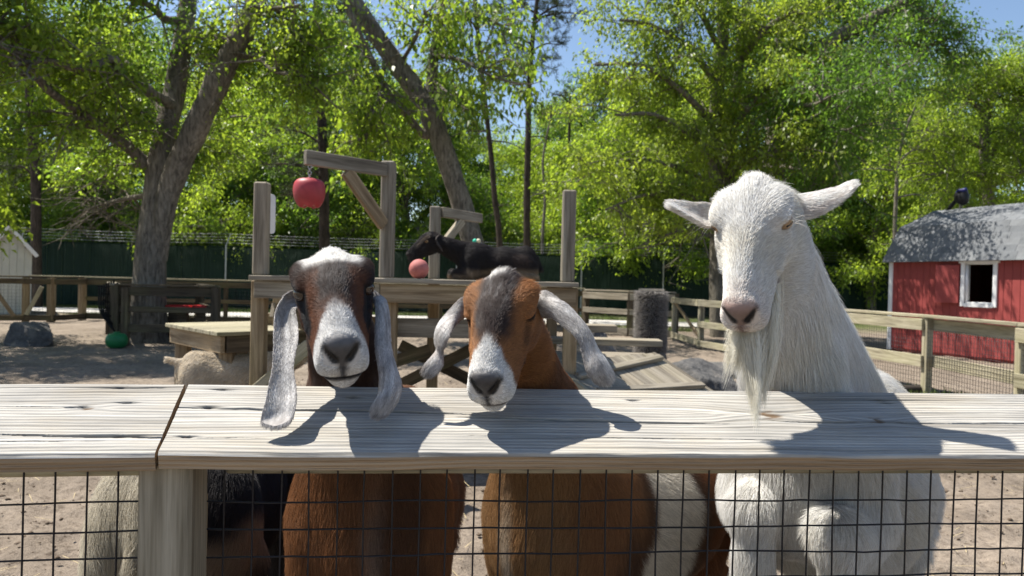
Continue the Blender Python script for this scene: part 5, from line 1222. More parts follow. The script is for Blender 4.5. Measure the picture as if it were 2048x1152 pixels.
pts = rt[:, None] + dr[:, None] * (np.linspace(0, 1, 4)[None, :, None] * (.05 + .03 * r.random(n))[:, None, None]); tag(hair_object('bristles', pts, np.full(n, .0022), np.tile(np.array((.27, .25, .23)), (n, 1)) * (.5 + 1.0 * r.random((n, 1))), spt), kind='stuff')
n = 1500; a = r.uniform(0, 6.28, n); rr_ = .17 * np.sqrt(r.random(n)); rt = np.stack([np.cos(a) * rr_, np.sin(a) * rr_, np.full(n, 1.155)], 1) + sp_; dr = nrm(np.stack([np.cos(a) * .4, np.sin(a) * .4, np.ones(n)], 1) + .25 * r.normal(size=(n, 3))); pts = rt[:, None] + dr[:, None] * (np.linspace(0, 1, 4)[None, :, None] * .04)
tag(hair_object('crown_bristles', pts, np.full(n, .0022), np.tile(np.array((.36, .33, .29)), (n, 1)) * (.6 + .8 * r.random((n, 1))), spt), kind='stuff')
# ------------------------------------------------------------------ red barn
A = np.array([PX(1783, 15.2), 15.2]); B_ = np.array([PX(2048, 12.6), 12.6]); bd = nrm(B_ - A); bn = np.array([bd[1], -bd[0]])
bi = -bn if bn[1] < 0 else bn                          # into the barn
if (bi @ (A / np.linalg.norm(A))) < 0: bi = -bi
BL_ = 4.2; EV = 1.86; BD = 2.5
barn = thing('red_barn', 'small red barn with grey shingled gambrel roof and white-framed window', 'barn', (*(A + bd * 1.5 + bi * 1.2), 0))
RED = mat_plain('red_painted_siding', (.27, .052, .048), .6, 0, .12, 5, .05); WHITE = mat_plain('white_trim', (.74, .74, .74), .5, 0, .06); DARKIN = mat_plain('dark_interior', (.02, .018, .016), .9)
def bw(t, inn, z): return np.array([*(A + bd * t + bi * inn), z])
w0, w1, z0, z1 = 1.66, 2.22, 1.04, 1.78
edges = list(np.arange(0, BL_ + .01, .15))
for a, b_ in zip(edges[:-1], edges[1:]):
    segs = [(.06, EV)]
    if b_ > w0 and a < w1: segs = [(.06, z0), (z1, EV)]
    for (za, zb) in segs:
        plank('siding_board', bw((a + b_) / 2, .010 + random.uniform(0, .0015), za), bw((a + b_) / 2, .010, zb), .144, .02, RED, barn, up=(-bi[0], -bi[1], 0), bev=.003)
mb = MB(); R3 = np.stack([np.array([*bd, 0]), np.array([*bi, 0]), np.array([0, 0, 1.])], 1)
mb.box(bw(w0 / 2, .035, EV / 2), (w0 / 2, .012, EV / 2), R3); mb.box(bw((w1 + BL_) / 2, .035, EV / 2), ((BL_ - w1) / 2, .012, EV / 2), R3); mb.box(bw((w0 + w1) / 2, .035, z0 / 2), ((w1 - w0) / 2, .012, z0 / 2), R3); mb.box(bw((w0 + w1) / 2, .035, (z1 + EV) / 2), ((w1 - w0) / 2, .012, (EV - z1) / 2), R3)
mb.build('wall', RED, barn)
RF = [(-.12, EV - .02), (.32, 2.54), (1.25, 2.93), (2.18, 2.54), (2.62, EV - .02)]
def gable(t, nm):
    pr_ = [(0, 0), (0, EV)] + RF[1:4] + [(BD, EV), (BD, 0)]; mb = MB(); k = len(pr_)
    vv_ = np.array([bw(t, i_, z_ - (.05 if 1.9 < z_ else 0)) for i_, z_ in pr_] + [bw(t + .03, i_, z_ - (.05 if 1.9 < z_ else 0)) for i_, z_ in pr_] + [bw(t, 1.25, .9), bw(t + .03, 1.25, .9)])
    mb.add(vv_, [[2 * k, i, (i + 1) % k] for i in range(k)] + [[2 * k + 1, k + (i + 1) % k, k + i] for i in range(k)]); mb.build(nm, RED, barn)
gable(.03, 'gable_wall'); gable(BL_ - .06, 'gable_wall')
mb = MB(); mb.box(bw(BL_ / 2, BD - .02, EV / 2), (BL_ / 2, .02, EV / 2), R3); mb.build('wall', RED, barn)
mb = MB(); mb.box(bw(BL_ / 2, BD / 2, .03), (BL_ / 2 - .1, BD / 2 - .1, .03), R3); mb.build('floor', DARKIN, barn)
plank('corner_trim', bw(-.012, .0, .02), bw(-.012, .0, EV - .03), .05, .09, WHITE, barn, up=(bd[0], bd[1], 0))
mbw = MB(); mbw.box(bw((w0 + w1) / 2, .05, z0 + .01), ((w1 - w0) / 2, .05, .012), R3); mbw.box(bw(w0 + .012, .05, (z0 + z1) / 2), (.012, .05, (z1 - z0) / 2 - .025), R3); mbw.box(bw(w1 - .012, .05, (z0 + z1) / 2), (.012, .05, (z1 - z0) / 2 - .025), R3); mbw.box(bw((w0 + w1) / 2, .05, z1 - .01), ((w1 - w0) / 2, .05, .012), R3)
win = mbw.build('window', WHITE, barn)
plank('frame', bw(w0 - .035, -.02, z0 - .06), bw(w0 - .035, -.02, z1 + .0), .075, .03, WHITE, win, up=(-bi[0], -bi[1], 0)); plank('frame', bw(w1 + .035, -.02, z0 - .06), bw(w1 + .035, -.02, z1 + .0), .075, .03, WHITE, win, up=(-bi[0], -bi[1], 0))
plank('frame', bw(w0 + .004, -.021, z0 - .035), bw(w1 - .004, -.021, z0 - .035), .03, .07, WHITE, win); plank('frame', bw(w0 - .11, -.024, z1 + .04), bw(w1 + .11, -.024, z1 + .04), .045, .08, WHITE, win)
sh_d = nrm(np.array([*(-bd * .985 - bi * .17), 0])); s0 = bw(w0 - .07, -.045, 0)
shut = plank('shutter', s0 + sh_d * .02 + [0, 0, (z0 + z1) / 2 - .02], s0 + sh_d * .46 + [0, 0, (z0 + z1) / 2 - .02], .03, z1 - z0 - .02, RED, barn)
SH = mat_wood('grey_asphalt_shingle', (.30, .31, .32), (.24, .25, .26), (.16, .165, .175)); 
m, nt, b = new_mat('asphalt_shingle'); vv_ = mapped(nt, (1, 1, 1), rand=31); q1 = noise(nt, vv_, 5, 4); q2 = noise(nt, vv_, 160, 3, .7); oi = nd(nt, 'ShaderNodeObjectInfo'); r1 = ramp(nt, [(0, (.125, .133, .142)), (.5, (.15, .158, .167)), (1, (.178, .185, .192))], oi.outputs['Random']); r2 = ramp(nt, [(.3, (.65, .65, .66)), (.7, (1.2, 1.2, 1.2))], q2.outputs[0]); r3 = ramp(nt, [(.3, (.8, .8, .8)), (.7, (1.1, 1.1, 1.1))], q1.outputs[0]); c = mixc(nt, 1., r1.outputs[0], r2.outputs[0], 'MULTIPLY'); c = mixc(nt, 1., c, r3.outputs[0], 'MULTIPLY'); nt.links.new(c, b.inputs['Base Color']); b.inputs['Roughness'].default_value = .9; bump(nt, b, q2.outputs[0], .5, .005); SH = m
mb = MB()
for (i0, h0), (i1, h1) in zip(RF[:-1], RF[1:]):
    a = bw(-.10, i0, h0); b_ = bw(BL_ + .1, i0, h0); c = bw(BL_ + .1, i1, h1); d = bw(-.10, i1, h1); up_ = nrm(np.cross(b_ - a, d - a)); up_ = up_ if up_[2] > 0 else -up_
    vv_ = np.array([a, b_, c, d, a - up_ * .03, b_ - up_ * .03, c - up_ * .03, d - up_ * .03]); mb.add(vv_, [[0, 1, 2, 3], [7, 6, 5, 4], [0, 4, 5, 1], [1, 5, 6, 2], [2, 6, 7, 3], [3, 7, 4, 0]])
roof = mb.build('roof', SH, barn)
for (i0, h0), (i1, h1), nrow in ((RF[0], RF[1], 6), (RF[1], RF[2], 7), (RF[3], RF[2], 5), (RF[4], RF[3], 5)):
    s_d = np.array([*(bi * (i1 - i0)), h1 - h0]); Ls = np.linalg.norm(s_d); s_d = s_d / Ls; un = nrm(np.cross(np.array([*bd, 0]), s_d)); un = un if un[2] > 0 else -un
    for k in range(nrow):
        t = -.12 - (.17 if k % 2 else 0); hh_ = Ls / nrow
        while t < BL_ + .05:
            wd = random.choice((.22, .28, .34, .34)); c = bw(max(t, -.12), i0, h0) + s_d * (hh_ * (k + .5) - .01) + un * (.016 + random.uniform(0, .004))
            wv = min(wd, BL_ + .1 - t) if t > -.12 else wd - (-.12 - t)
            if wv > .05:
                e_ = np.array([*bd, 0]) * (wv - .006); tilt_up = nrm(un - s_d * -.06)
                plank('shingle', c, c + e_, hh_ + .04, .018, SH, roof, up=nrm(un + s_d * -.11), bev=0)
            t += wd
# bird on the ridge
bt = .50; bp_ = bw(bt, 1.25, 2.88)
bird = thing('peafowl', 'dark bird with glossy blue back perched on the barn ridge', 'bird', bp_)
fw = np.array([*bd, 0]); rt_ = np.array([*bi, 0])
def sd_bird(p):
    q = (p - bp_) @ np.stack([fw, rt_, [0, 0, 1]], 1) / 1.25; q = q.astype(np.float32)
    d = s_ell(q, (.02, 0, .25), (.14, .085, .11), rotm('Y', .9)); d = smin(d, s_cone(q, (.07, 0, .30), (.10, -.03, .36), .06, .035), .05); d = smin(d, s_cone(q, (.10, -.03, .36), (.03, -.07, .36), .035, .026), .02); d = smin(d, s_cone(q, (.03, -.07, .36), (-.02, -.09, .34), .02, .006), .012)
    d = smin(d, s_ell(q, (-.15, 0, .14), (.16, .04, .03), rotm('Y', -.85)), .03)
    return d * 1.25
v, F, N_ = grid_surface(sd_bird, [np.arange(bp_[i] - .46, bp_[i] + .60, .012)[:84] for i in range(3)], .01)
q = (v - bp_) @ np.stack([fw, rt_, [0, 0, 1]], 1); w_ = sstep(.41, .46, q[:, 2] + .1 * (fbm(v * 12, 1, 2) - .5)); c = np.tile(np.array((.010, .010, .012)), (len(v), 1)); c = mixv(c, w_, (.008, .012, .10))
link('body', mesh_np('body', v, F, True, {'tint': np.concatenate([c, np.full((len(v), 1), .8)], 1)}), SKIN, bird)
for s_ in (-.035, .035):
    l0 = bp_ + fw * .03 + rt_ * s_; mb = MB(); mb.tube([l0 + [0, 0, .2], l0 + [0, 0, .1] - fw * .012, l0 + [0, 0, .0]], [.014, .008, .008], 6); 
    for t_ in (-.5, 0, .5): mb.tube([l0 + [0, 0, .006], l0 + fw * .06 * math.cos(t_) + rt_ * .06 * math.sin(t_) + [0, 0, -.004]], .006, 5)
    mb.build('leg', mat_plain('grey_leg', (.30, .28, .26), .7), bird)
# ------------------------------------------------------------------ sheds beyond the fence at the left
SIDE = mat_plain('pale_siding', (.50, .50, .45), .6, 0, .06); ROOFB = mat_plain('brown_shingles', (.20, .13, .085), .9, 0, .3, 30, .3)
def shed(name, label, c, hw, eave, peak, depth, yaw, over=.12):
    s = thing(name, label, 'shed', (*c, 0)); R = rotm('Z', yaw); T = lambda x, y, z: R @ np.array([x, y, z]) + np.array([*c, 0])
    n = int(2 * hw / .16); e = np.linspace(-hw, hw, n + 1)
    for a, b_ in zip(e[:-1], e[1:]):
        m_ = (a + b_) / 2; top_ = lerp(peak, eave, abs(m_) / hw) - .05; plank('siding_board', T(m_, 0, 0), T(m_, 0, top_), b_ - a - .006, .02, SIDE, s, up=R @ np.array([0, -1., 0]), bev=.003)
    mb = MB(); prf = [(-hw, 0), (-hw, eave - .04), (0, peak - .04), (hw, eave - .04), (hw, 0)]; k = 5
    vv_ = np.array([T(x, .015, z) for x, z in prf] + [T(x, depth, z) for x, z in prf]); mb.add(vv_, [[0, 1, 6, 5], [3, 4, 9, 8]]); mb.add(vv_, [[0, 1, 2], [0, 2, 4], [2, 3, 4], [5, 7, 6], [5, 9, 7], [7, 9, 8]]); mb.build('wall', SIDE, s)
    for sg in (-1, 1):
        mb = MB(); sl = (peak - eave) / hw; x1 = hw + over; vv_ = []
        for (x, z) in ((0, peak), (sg * x1, peak - sl * x1)):
            for y in (-over, depth + over):
                for dz in (0, .05): vv_.append(T(x, y, z + dz))
        mb.add(vv_, [[1, 3, 7, 5], [0, 4, 6, 2], [0, 1, 5, 4], [2, 6, 7, 3], [4, 5, 7, 6], [0, 2, 3, 1]]); mb.build('roof', ROOFB, s)
        plank('bargeboard', T(0, -over - .012, peak - .02), T(sg * x1, -over - .012, peak - sl * x1 - .02), .02, .10, WHITE, s)
shed('garden_shed', 'small pale gabled shed with brown roof, cut by the left picture edge', (PX(18, 20.2), 20.2), .52, 1.78, 2.42, 1.7, .62)
shed('garden_shed', 'second small shed behind the green fence, only its roof and white gable showing', (PX(76, 30.0), 30.0), .62, 2.45, 2.92, 2.6, .95)
# pipe section lying in the woods
pc = P(1086, 458, 31); pi_t = thing('drain_pipe', 'rusty wide drain pipe on legs among the trees behind the fence', 'pipe', (pc[0], pc[1], 0))
a = np.linspace(0, 2 * np.pi, 25)[:-1]; dirp = nrm(np.array([.95, .35, 0])); sdp = np.cross(dirp, [0, 0, 1.]); k = 24
def ringp(t, r): return pc + dirp * t + r * (np.cos(a)[:, None] * sdp + np.sin(a)[:, None] * np.array([0, 0, 1.]))
vv_ = np.concatenate([ringp(0, .27), ringp(.9, .27), ringp(.9, .245), ringp(0, .245)]); mb = MB(); mb.add(vv_, [[i * k + j, i * k + (j + 1) % k, ((i + 1) % 4) * k + (j + 1) % k, ((i + 1) % 4) * k + j] for i in range(4) for j in range(k)]); mb.build('pipe_shell', mat_plain('rusty_pipe', (.24, .17, .11), .8, .1, .3, 12), pi_t, True)
for t in (.15, .75): mb = MB(); c = pc + dirp * t; mb.tube([(c[0], c[1], 0), (c[0], c[1], c[2] - .26)], .03, 6); mb.build('support', RUST, pi_t)
# ------------------------------------------------------------------ trees
def mat_bark(name, lo, hi, vs=(9, 9, 2.2), bs=.9):
    m, nt, b = new_mat(name); v1 = mapped(nt, vs); n1 = noise(nt, v1, 2.2, 6, .7, .6); v2 = mapped(nt, (1, 1, .5)); n2 = noise(nt, v2, 3.0, 3)
    r1 = ramp(nt, [(.32, lo), (.66, hi)], n1.outputs[0]); r2 = ramp(nt, [(.3, (.7, .7, .68)), (.7, (1.15, 1.12, 1.06))], n2.outputs[0])
    nt.links.new(mixc(nt, 1., r1.outputs[0], r2.outputs[0], 'MULTIPLY'), b.inputs['Base Color']); b.inputs['Roughness'].default_value = .95; b.inputs['Specular IOR Level'].default_value = .1
    bump(nt, b, n1.outputs[0], bs, .05); return m
OAKBARK = mat_bark('oak_bark', (.065, .058, .050), (.30, .27, .235)); PINEBARK = mat_bark('pine_bark', (.028, .023, .020), (.10, .08, .065))
GREYBARK = mat_bark('grey_bark', (.08, .072, .06), (.26, .24, .20))
def mat_leaf(name, gain=1.0, trans=.5, gloss=.35):
    m, nt, b = new_mat(name); a = nd(nt, 'ShaderNodeAttribute', attribute_name='tint')
    nt.links.new(a.outputs['Color'], b.inputs['Base Color']); b.inputs['Roughness'].default_value = gloss; b.inputs['Specular IOR Level'].default_value = .32
    tr = nd(nt, 'ShaderNodeBsdfTranslucent'); c = mixc(nt, 1.0, a.outputs['Color'], (1.4 * gain, 1.4 * gain, .72 * gain), 'MULTIPLY'); nt.links.new(c, tr.inputs[0])
    mx = nd(nt, 'ShaderNodeMixShader'); mx.inputs[0].default_value = trans; o = nt.nodes.get('Material Output')
    nt.links.new(b.outputs[0], mx.inputs[1]); nt.links.new(tr.outputs[0], mx.inputs[2]); nt.links.new(mx.outputs[0], o.inputs[0]); return m
LEAF = mat_leaf('oak_leaf', 2.2, .46, .40); NEEDLE = mat_leaf('pine_needle', .9, .25, .6)
def leaf_mesh(name, c, ax, ln, wd, tint, r, droop=.0):
    """one folded four-sided leaf per row"""
    n = len(c); ax = nrm(ax); nr = nrm(np.cross(ax, r.normal(size=(n, 3)))); sd = np.cross(ax, nr)
    mid = c + ax * (ln * .5)[:, None]; tip = c + ax * ln[:, None]; tip[:, 2] -= droop * ln
    fold = nr * (wd * .22)[:, None]
    v = np.stack([c, mid + sd * (wd / 2)[:, None] + fold, tip, mid - sd * (wd / 2)[:, None] + fold], 1).reshape(-1, 3)
    t = np.repeat(np.concatenate([tint, np.ones((n, 1))], 1), 4, 0)
    return mesh_np(name, v, np.arange(4 * n).reshape(-1, 4), False, {'tint': t})
YG = np.array((.198, .252, .036)); DG = np.array((.050, .100, .020)); MG = np.array((.115, .180, .028)); RG = np.array((.16, .15, .045))
def tints(n, r, a=YG, b=DG, pos=None, seed=0):
    w = r.random(n)
    if pos is not None: w = np.clip(.55 * w + .9 * (fbm(pos * 1.1, seed, 2) - .28), 0, 1)
    t = a[None] * w[:, None] + b[None] * (1 - w)[:, None]
    return t * (.75 + .5 * r.random((n, 1)))
class Grow:
    """tapering branches in one mesh, leaf anchors collected on the outer ones"""
    def __init__(s, seed): s.r = np.random.default_rng(seed); s.mb = MB(); s.anch = []; s.dirs = []
    def limb(s, pts, r0, r1, sides=10, rough=.0, m=None):
        p = spline(np.asarray(pts, float), m or max(6, len(pts) * 5)); rad = np.linspace(r0, r1, len(p)) if np.isscalar(r0) else r0
        v, f = tube_np(p, rad, sides)
        if rough: 
            ctr = np.repeat(p, sides, 0); d = v - ctr; v = ctr + d * (1 + rough * (fbm(np.stack([v[:, 0] * 7, v[:, 1] * 7, v[:, 2] * 1.8], 1), 3, 3) - .5) * 2)[:, None]
        s.mb.add(v, f); return p
    def twigs(s, p, n2, l2, n3, l3, t0=.3, out=None, flat=.6, r2=.03, upb=.15, r3=.009):
        r = s.r; L = len(p)
        for k in range(n2):
            i = min(int((t0 + (1 - t0) * r.random()) * (L - 1)), L - 2); o = p[i]; tg = nrm(p[i + 1] - p[i])
            d = r.normal(size=3); d[2] = d[2] * flat + upb; d[1] += .35; d = nrm(nrm(d) + .45 * tg); ln = l2 * (.5 + .8 * r.random())
            m = o + d * ln * .5 + r.normal(size=3) * .08 * ln; e = o + d * ln + np.array([0, 0, -.12 * ln]) + r.normal(size=3) * .10 * ln
            b = spline([o, m, e], 7); v, f = tube_np(b, np.linspace(r2, r2 * .3, 7), 5); s.mb.add(v, f)
            for j in range(n3):
                q = b[r.integers(2, 7)]; d3 = r.normal(size=3); d3[2] *= .6; d3 = nrm(nrm(d3) + .5 * d); l_ = l3 * (.5 + .8 * r.random()); e3 = q + d3 * l_ + np.array([0, 0, -.1 * l_])
                v, f = tube_np(np.array([q, (q + e3) / 2 + r.normal(size=3) * .05 * l_, e3]), [r3, r3 * .7, r3 * .35], 3); s.mb.add(v, f)
                s.anch.append((q, e3)); 
    def clear(s, lines, wpx, keep=.12):
        """thin the twigs that would hang right in front of the main stems"""
        A = np.array(s.anch); c = A.mean(1)
        def pix(p):
            q = (p - EYE) @ CRn; return np.stack([1024 + FPX * q[:, 0] / -q[:, 2], 576 - FPX * q[:, 1] / -q[:, 2]], 1)
        bad = np.zeros(len(c), bool); pc_ = pix(c)
        for ln in lines:
            pl = pix(ln); d = np.linalg.norm(pc_[:, None] - pl[None], axis=2); j = d.argmin(1); bad |= (d.min(1) < wpx) & (c[:, 1] < ln[j, 1] + .1)
        kp = ~bad | (s.r.random(len(c)) < keep); s.anch = [x for x, k_ in zip(s.anch, kp) if k_]
    def lift(s, h): s.anch = [x for x in s.anch if min(x[0][2], x[1][2]) > h + .25 * s.r.random()]
    def leaves(s, per, ln, spread, a=YG, b=DG, seed=0, wr=.5, droop=.3, down=.45):
        r = s.r; A = np.array(s.anch); n = len(A) * per; k = np.repeat(np.arange(len(A)), per)
        t = r.random(n) ** .7; c = A[k, 0] + (A[k, 1] - A[k, 0]) * t[:, None] + r.normal(size=(n, 3)) * spread
        ax = nrm(A[k, 1] - A[k, 0]) * .5 + r.normal(size=(n, 3)) * .65 + np.array([0, 0, -down]); l = ln * (.6 + .7 * r.random(n))
        return leaf_mesh('crown', c, ax, l, l * wr * (.8 + .4 * r.random(n)), tints(n, r, a, b, c, seed), r, droop)
def plant_tree(name, label, base, g, leaf, bark, leafmat=None, group=None, cat='tree'):
    t = thing(name, label, cat, (base[0], base[1], 0), group); o = g.mb.build('trunk', bark, t, True)
    if leaf is not None: c = link('crown', leaf, leafmat or LEAF, t)
    return t
# ---- large forked oak inside the timber guard
g = Grow(1); Z = 13.3
pa_ = [ground_at(290, Z) - [0, 0, .15], P(293, 640, Z), P(299, 560, Z), P(303, 480, Z), P(312, 400, Z), P(326, 290, Z), P(350, 180, Z + .2), P(366, 80, Z + .3), P(378, -10, Z + .4), P(390, -160, Z + .6)]
paa = g.limb(pa_, np.interp(np.linspace(0, 1, 60), [0, .06, .2, .42, .6, 1], [.52, .38, .29, .235, .20, .12]), None, 22, .16, 60)
pb_ = [P(318, 520, Z), P(326, 440, Z - .1), P(345, 360, Z - .15), P(395, 250, Z - .3), P(440, 150, Z - .4), P(482, 75, Z - .5), P(505, 20, Z - .6), P(540, -110, Z - .6)]
pbb = g.limb(pb_, np.interp(np.linspace(0, 1, 44), [0, .3, .7, 1], [.14, .215, .20, .09]), None, 18, .16, 44)
limbs = [([P(300, 335, Z), P(262, 300, Z - .2), P(235, 280, Z - .5), P(195, 250, Z - .9), P(140, 210, Z - 1.4), P(92, 175, Z - 1.9), P(20, 90, Z - 2.6)], .12, .05),
         ([P(235, 280, Z - .5), P(215, 250, Z - .6), P(180, 240, Z - .9), P(150, 235, Z - 1.2)], .06, .03),
         ([P(345, 210, Z), P(262, 165, Z - .8), P(240, 145, Z - 1.2), P(228, 118, Z - 1.4), P(190, 130, Z - 1.7), P(150, 138, Z - 2.0), P(100, 122, Z - 2.4), P(20, 130, Z - 3)], .10, .035),
         ([P(362, 42, Z + .3), P(330, 38, Z), P(310, 18, Z - .3), P(280, 0, Z - .6), P(230, -40, Z - 1)], .085, .04),
         ([P(366, 85, Z + .3), P(400, 72, Z), P(430, 76, Z - .3), P(470, 90, Z - .3)], .08, .05),
         ([P(490, 110, Z - .5), P(520, 115, Z - .8), P(545, 140, Z - 1.1), P(580, 150, Z - 1.3)], .07, .02),
         ([P(335, 370, Z), P(370, 310, Z + .8), P(420, 250, Z + 1.8), P(480, 230, Z + 2.8)], .08, .03),
         ([P(340, 250, Z), P(300, 180, Z + 1.0), P(250, 120, Z + 2), P(180, 60, Z + 3)], .09, .03),
         ([P(322, 320, Z), P(270, 330, Z + 1), P(200, 340, Z + 1.8), P(120, 330, Z + 2.4)], .07, .02),
         ([P(300, 390, Z), P(240, 400, Z + 1.0), P(170, 420, Z + 2.0)], .06, .02),
         ([P(500, 40, Z - .6), P(540, 20, Z - 1.2), P(600, 10, Z - 1.6)], .06, .02),
         ([P(60, 140, Z - 2.2), P(20, 60, Z - 2.6), P(-80, 0, Z - 3)], .05, .02), ([P(378, -10, Z), P(300, -60, Z - .8), P(180, -60, Z - 1.5), P(60, -20, Z - 2)], .07, .02)]
for (pl, r0, r1) in limbs:
    p = g.limb(pl, r0, r1, 9, .10); g.twigs(p, 17, 1.05, 7, .5, .25, r2=.022)
g.twigs(pbb, 14, 1.1, 8, .5, .62, r2=.025)
g.clear([paa, pbb, spline(limbs[0][0], 30)], 42, .18)
g.lift(2.90)
plant_tree('oak_tree', 'large forked oak with fresh green leaves rising from the timber guard', ground_at(290, Z), g, g.leaves(27, .088, .12, seed=3, droop=.3, down=.2, wr=.6), OAKBARK)
# ---- leaning oak behind the platform
g = Grow(2); Z = 16.0
pm = [ground_at(975, Z) - [0, 0, .1], P(962, 560, Z), P(942, 470, Z), P(916, 385, Z), P(880, 280, Z), P(848, 205, Z), P(790, 125, Z - .2), P(738, 50, Z - .4), P(690, -30, Z - .6), P(640, -140, Z - .8)]
pmm = g.limb(pm, np.interp(np.linspace(0, 1, 60), [0, .08, .3, .6, 1], [.36, .27, .235, .22, .14]), None, 20, .16, 60)
LB = [([P(858, 215, Z), P(864, 160, Z), P(868, 110, Z + .1), P(878, 50, Z + .2), P(890, -20, Z + .3)], .14, .08), ([P(858, 272, Z), P(838, 262, Z - .1), P(812, 228, Z - .3), P(775, 185, Z - .6), P(742, 118, Z - .9), P(705, 40, Z - 1.2), P(680, -30, Z - 1.4)], .10, .06),
      ([P(740, 60, Z - .4), P(720, 120, Z - 1.2), P(690, 160, Z - 1.8)], .05, .02), ([P(868, 110, Z), P(920, 120, Z - .8), P(980, 150, Z - 1.4), P(1040, 170, Z - 1.8)], .05, .02), ([P(866, 160, Z), P(900, 190, Z - .8), P(950, 230, Z - 1.4)], .045, .015),
      ([P(770, 100, Z - .2), P(760, 180, Z - 1.0), P(740, 240, Z - 1.6)], .045, .015), ([P(880, 40, Z), P(950, 30, Z - .6), P(1020, 60, Z - 1.0)], .06, .02), ([P(800, 130, Z), P(840, 60, Z - 1), P(850, 20, Z - 1.4)], .05, .02), ([P(780, 190, Z), P(740, 260, Z - 1), P(700, 290, Z - 1.5)], .04, .015)]
for k, (pl, r0, r1) in enumerate(LB):
    p = g.limb(pl, r0, r1, 9, .10)
    g.twigs(p, 10 if k < 2 else 12, .95, 6, .45, .45 if k < 2 else .3, r2=.02, upb=-.1)
g.clear([pmm], 40, .15)
plant_tree('oak_tree', 'leaning oak trunk with drooping leaves behind the lying black goat', ground_at(975, Z), g, g.leaves(13, .108, .12, seed=6, droop=.5, down=.45, wr=.6), OAKBARK)
# ---- big spreading oak on the right, twin stems
g = Grow(3); Z = 18.0
p1 = g.limb([ground_at(1437, Z) - [0, 0, .1], P(1436, 500, Z), P(1434, 400, Z), P(1428, 280, Z), P(1436, 170, Z), P(1446, 60, Z), P(1440, -60, Z)], .22, .12, 14, .12); p2 = g.limb([P(1452, 560, Z + .2), P(1456, 400, Z + .2), P(1462, 260, Z + .3), P(1476, 140, Z + .4), P(1490, 20, Z + .5), P(1500, -80, Z + .6)], .17, .09, 12, .12)
LB = [([P(1434, 330, Z), P(1380, 270, Z - .6), P(1310, 230, Z - 1.1), P(1230, 230, Z - 1.5)], .09, .03), ([P(1430, 250, Z), P(1360, 180, Z - .8), P(1280, 130, Z - 1.3), P(1190, 130, Z - 1.6)], .09, .03), ([P(1436, 170, Z), P(1370, 90, Z - .8), P(1300, 50, Z - 1.2), P(1240, 40, Z - 1.6)], .08, .03), ([P(1440, 100, Z), P(1390, 10, Z - .8), P(1330, -40, Z - 1.2)], .08, .03),
      ([P(1430, 420, Z), P(1370, 390, Z - .9), P(1290, 390, Z - 1.6), P(1210, 420, Z - 2.1)], .07, .02), ([P(1434, 370, Z), P(1340, 330, Z - .8), P(1250, 320, Z - 1.5), P(1170, 350, Z - 2)], .07, .02), ([P(1462, 260, Z), P(1520, 190, Z - .8), P(1580, 140, Z - 1.3)], .08, .03), ([P(1480, 120, Z), P(1540, 50, Z - .7), P(1600, 20, Z - 1.2)], .08, .03), ([P(1456, 350, Z), P(1520, 310, Z - 1), P(1580, 300, Z - 1.6)], .07, .02), ([P(1430, 280, Z), P(1390, 300, Z + .9), P(1330, 290, Z + 1.6)], .06, .02), ([P(1460, 440, Z), P(1400, 450, Z - 1.2), P(1330, 470, Z - 1.8)], .06, .02)]
for (pl, r0, r1) in LB: p = g.limb(pl, r0, r1, 8, .1); g.twigs(p, 20, 1.15, 7, .5, .2, r2=.02)
g.twigs(p1, 14, 1.2, 7, .5, .45); g.twigs(p2, 14, 1.2, 7, .5, .45)
g.lift(2.35)
plant_tree('oak_tree', 'twin-stemmed spreading oak with yellow-green leaves left of the white goat', ground_at(1440, Z), g, g.leaves(32, .092, .13, np.array((.20, .245, .040)), MG * .75, seed=9), GREYBARK)
g = Grow(4); Z = 19.5
p1 = g.limb([ground_at(1545, Z) - [0, 0, .1], P(1543, 480, Z), P(1545, 380, Z), P(1552, 280, Z), P(1562, 200, Z), P(1600, 130, Z - .4), P(1660, 85, Z - .9), P(1730, 45, Z - 1.4), P(1810, 5, Z - 2.0), P(1860, -30, Z - 2.3)], np.interp(np.linspace(0, 1, 50), [0, .3, .5, 1], [.36, .30, .24, .11]), None, 16, .14, 50)
LB = [([P(1562, 200, Z), P(1556, 110, Z), P(1570, 20, Z), P(1580, -60, Z)], .16, .08), ([P(1640, 95, Z - .8), P(1700, 130, Z - 1.2), P(1750, 170, Z - 1.6), P(1800, 180, Z - 2)], .07, .02), ([P(1720, 50, Z - 1.4), P(1790, 80, Z - 1.8), P(1850, 90, Z - 2.2), P(1890, 80, Z - 2.4)], .06, .02), ([P(1610, 125, Z), P(1660, 170, Z - 1), P(1700, 230, Z - 1.6)], .06, .02), ([P(1555, 260, Z), P(1620, 260, Z - .8), P(1690, 290, Z - 1.4)], .07, .02),
      ([P(1680, 75, Z - 1), P(1700, 20, Z - .6), P(1740, -30, Z - .4)], .07, .03), ([P(1570, 40, Z), P(1630, 10, Z - .8), P(1690, 0, Z - 1.2)], .07, .02), ([P(1800, 10, Z - 2), P(1840, 40, Z - 2.2), P(1880, 30, Z - 2.5)], .05, .02), ([P(1550, 330, Z), P(1600, 340, Z - 1.2), P(1660, 370, Z - 2)], .06, .02), ([P(1548, 400, Z), P(1600, 420, Z - 1), P(1650, 440, Z - 1.8)], .06, .02)]
LB += [([P(1562, 235, Z), P(1590, 215, 17.6), P(1630, 208, 15.4), P(1665, 190, 14.2)], .08, .02), ([P(1640, 95, Z - .8), P(1690, 140, 16.6), P(1735, 165, 15.2), P(1760, 170, 14.6)], .07, .02), ([P(1590, 215, 17.6), P(1650, 250, 16.4), P(1700, 262, 15.4)], .05, .015)]  # limbs brought forward so that their leaves shade the barn wall
for (pl, r0, r1) in LB: p = g.limb(pl, r0, r1, 8, .1); g.twigs(p, 18, 1.1, 7, .5, .2, r2=.02)
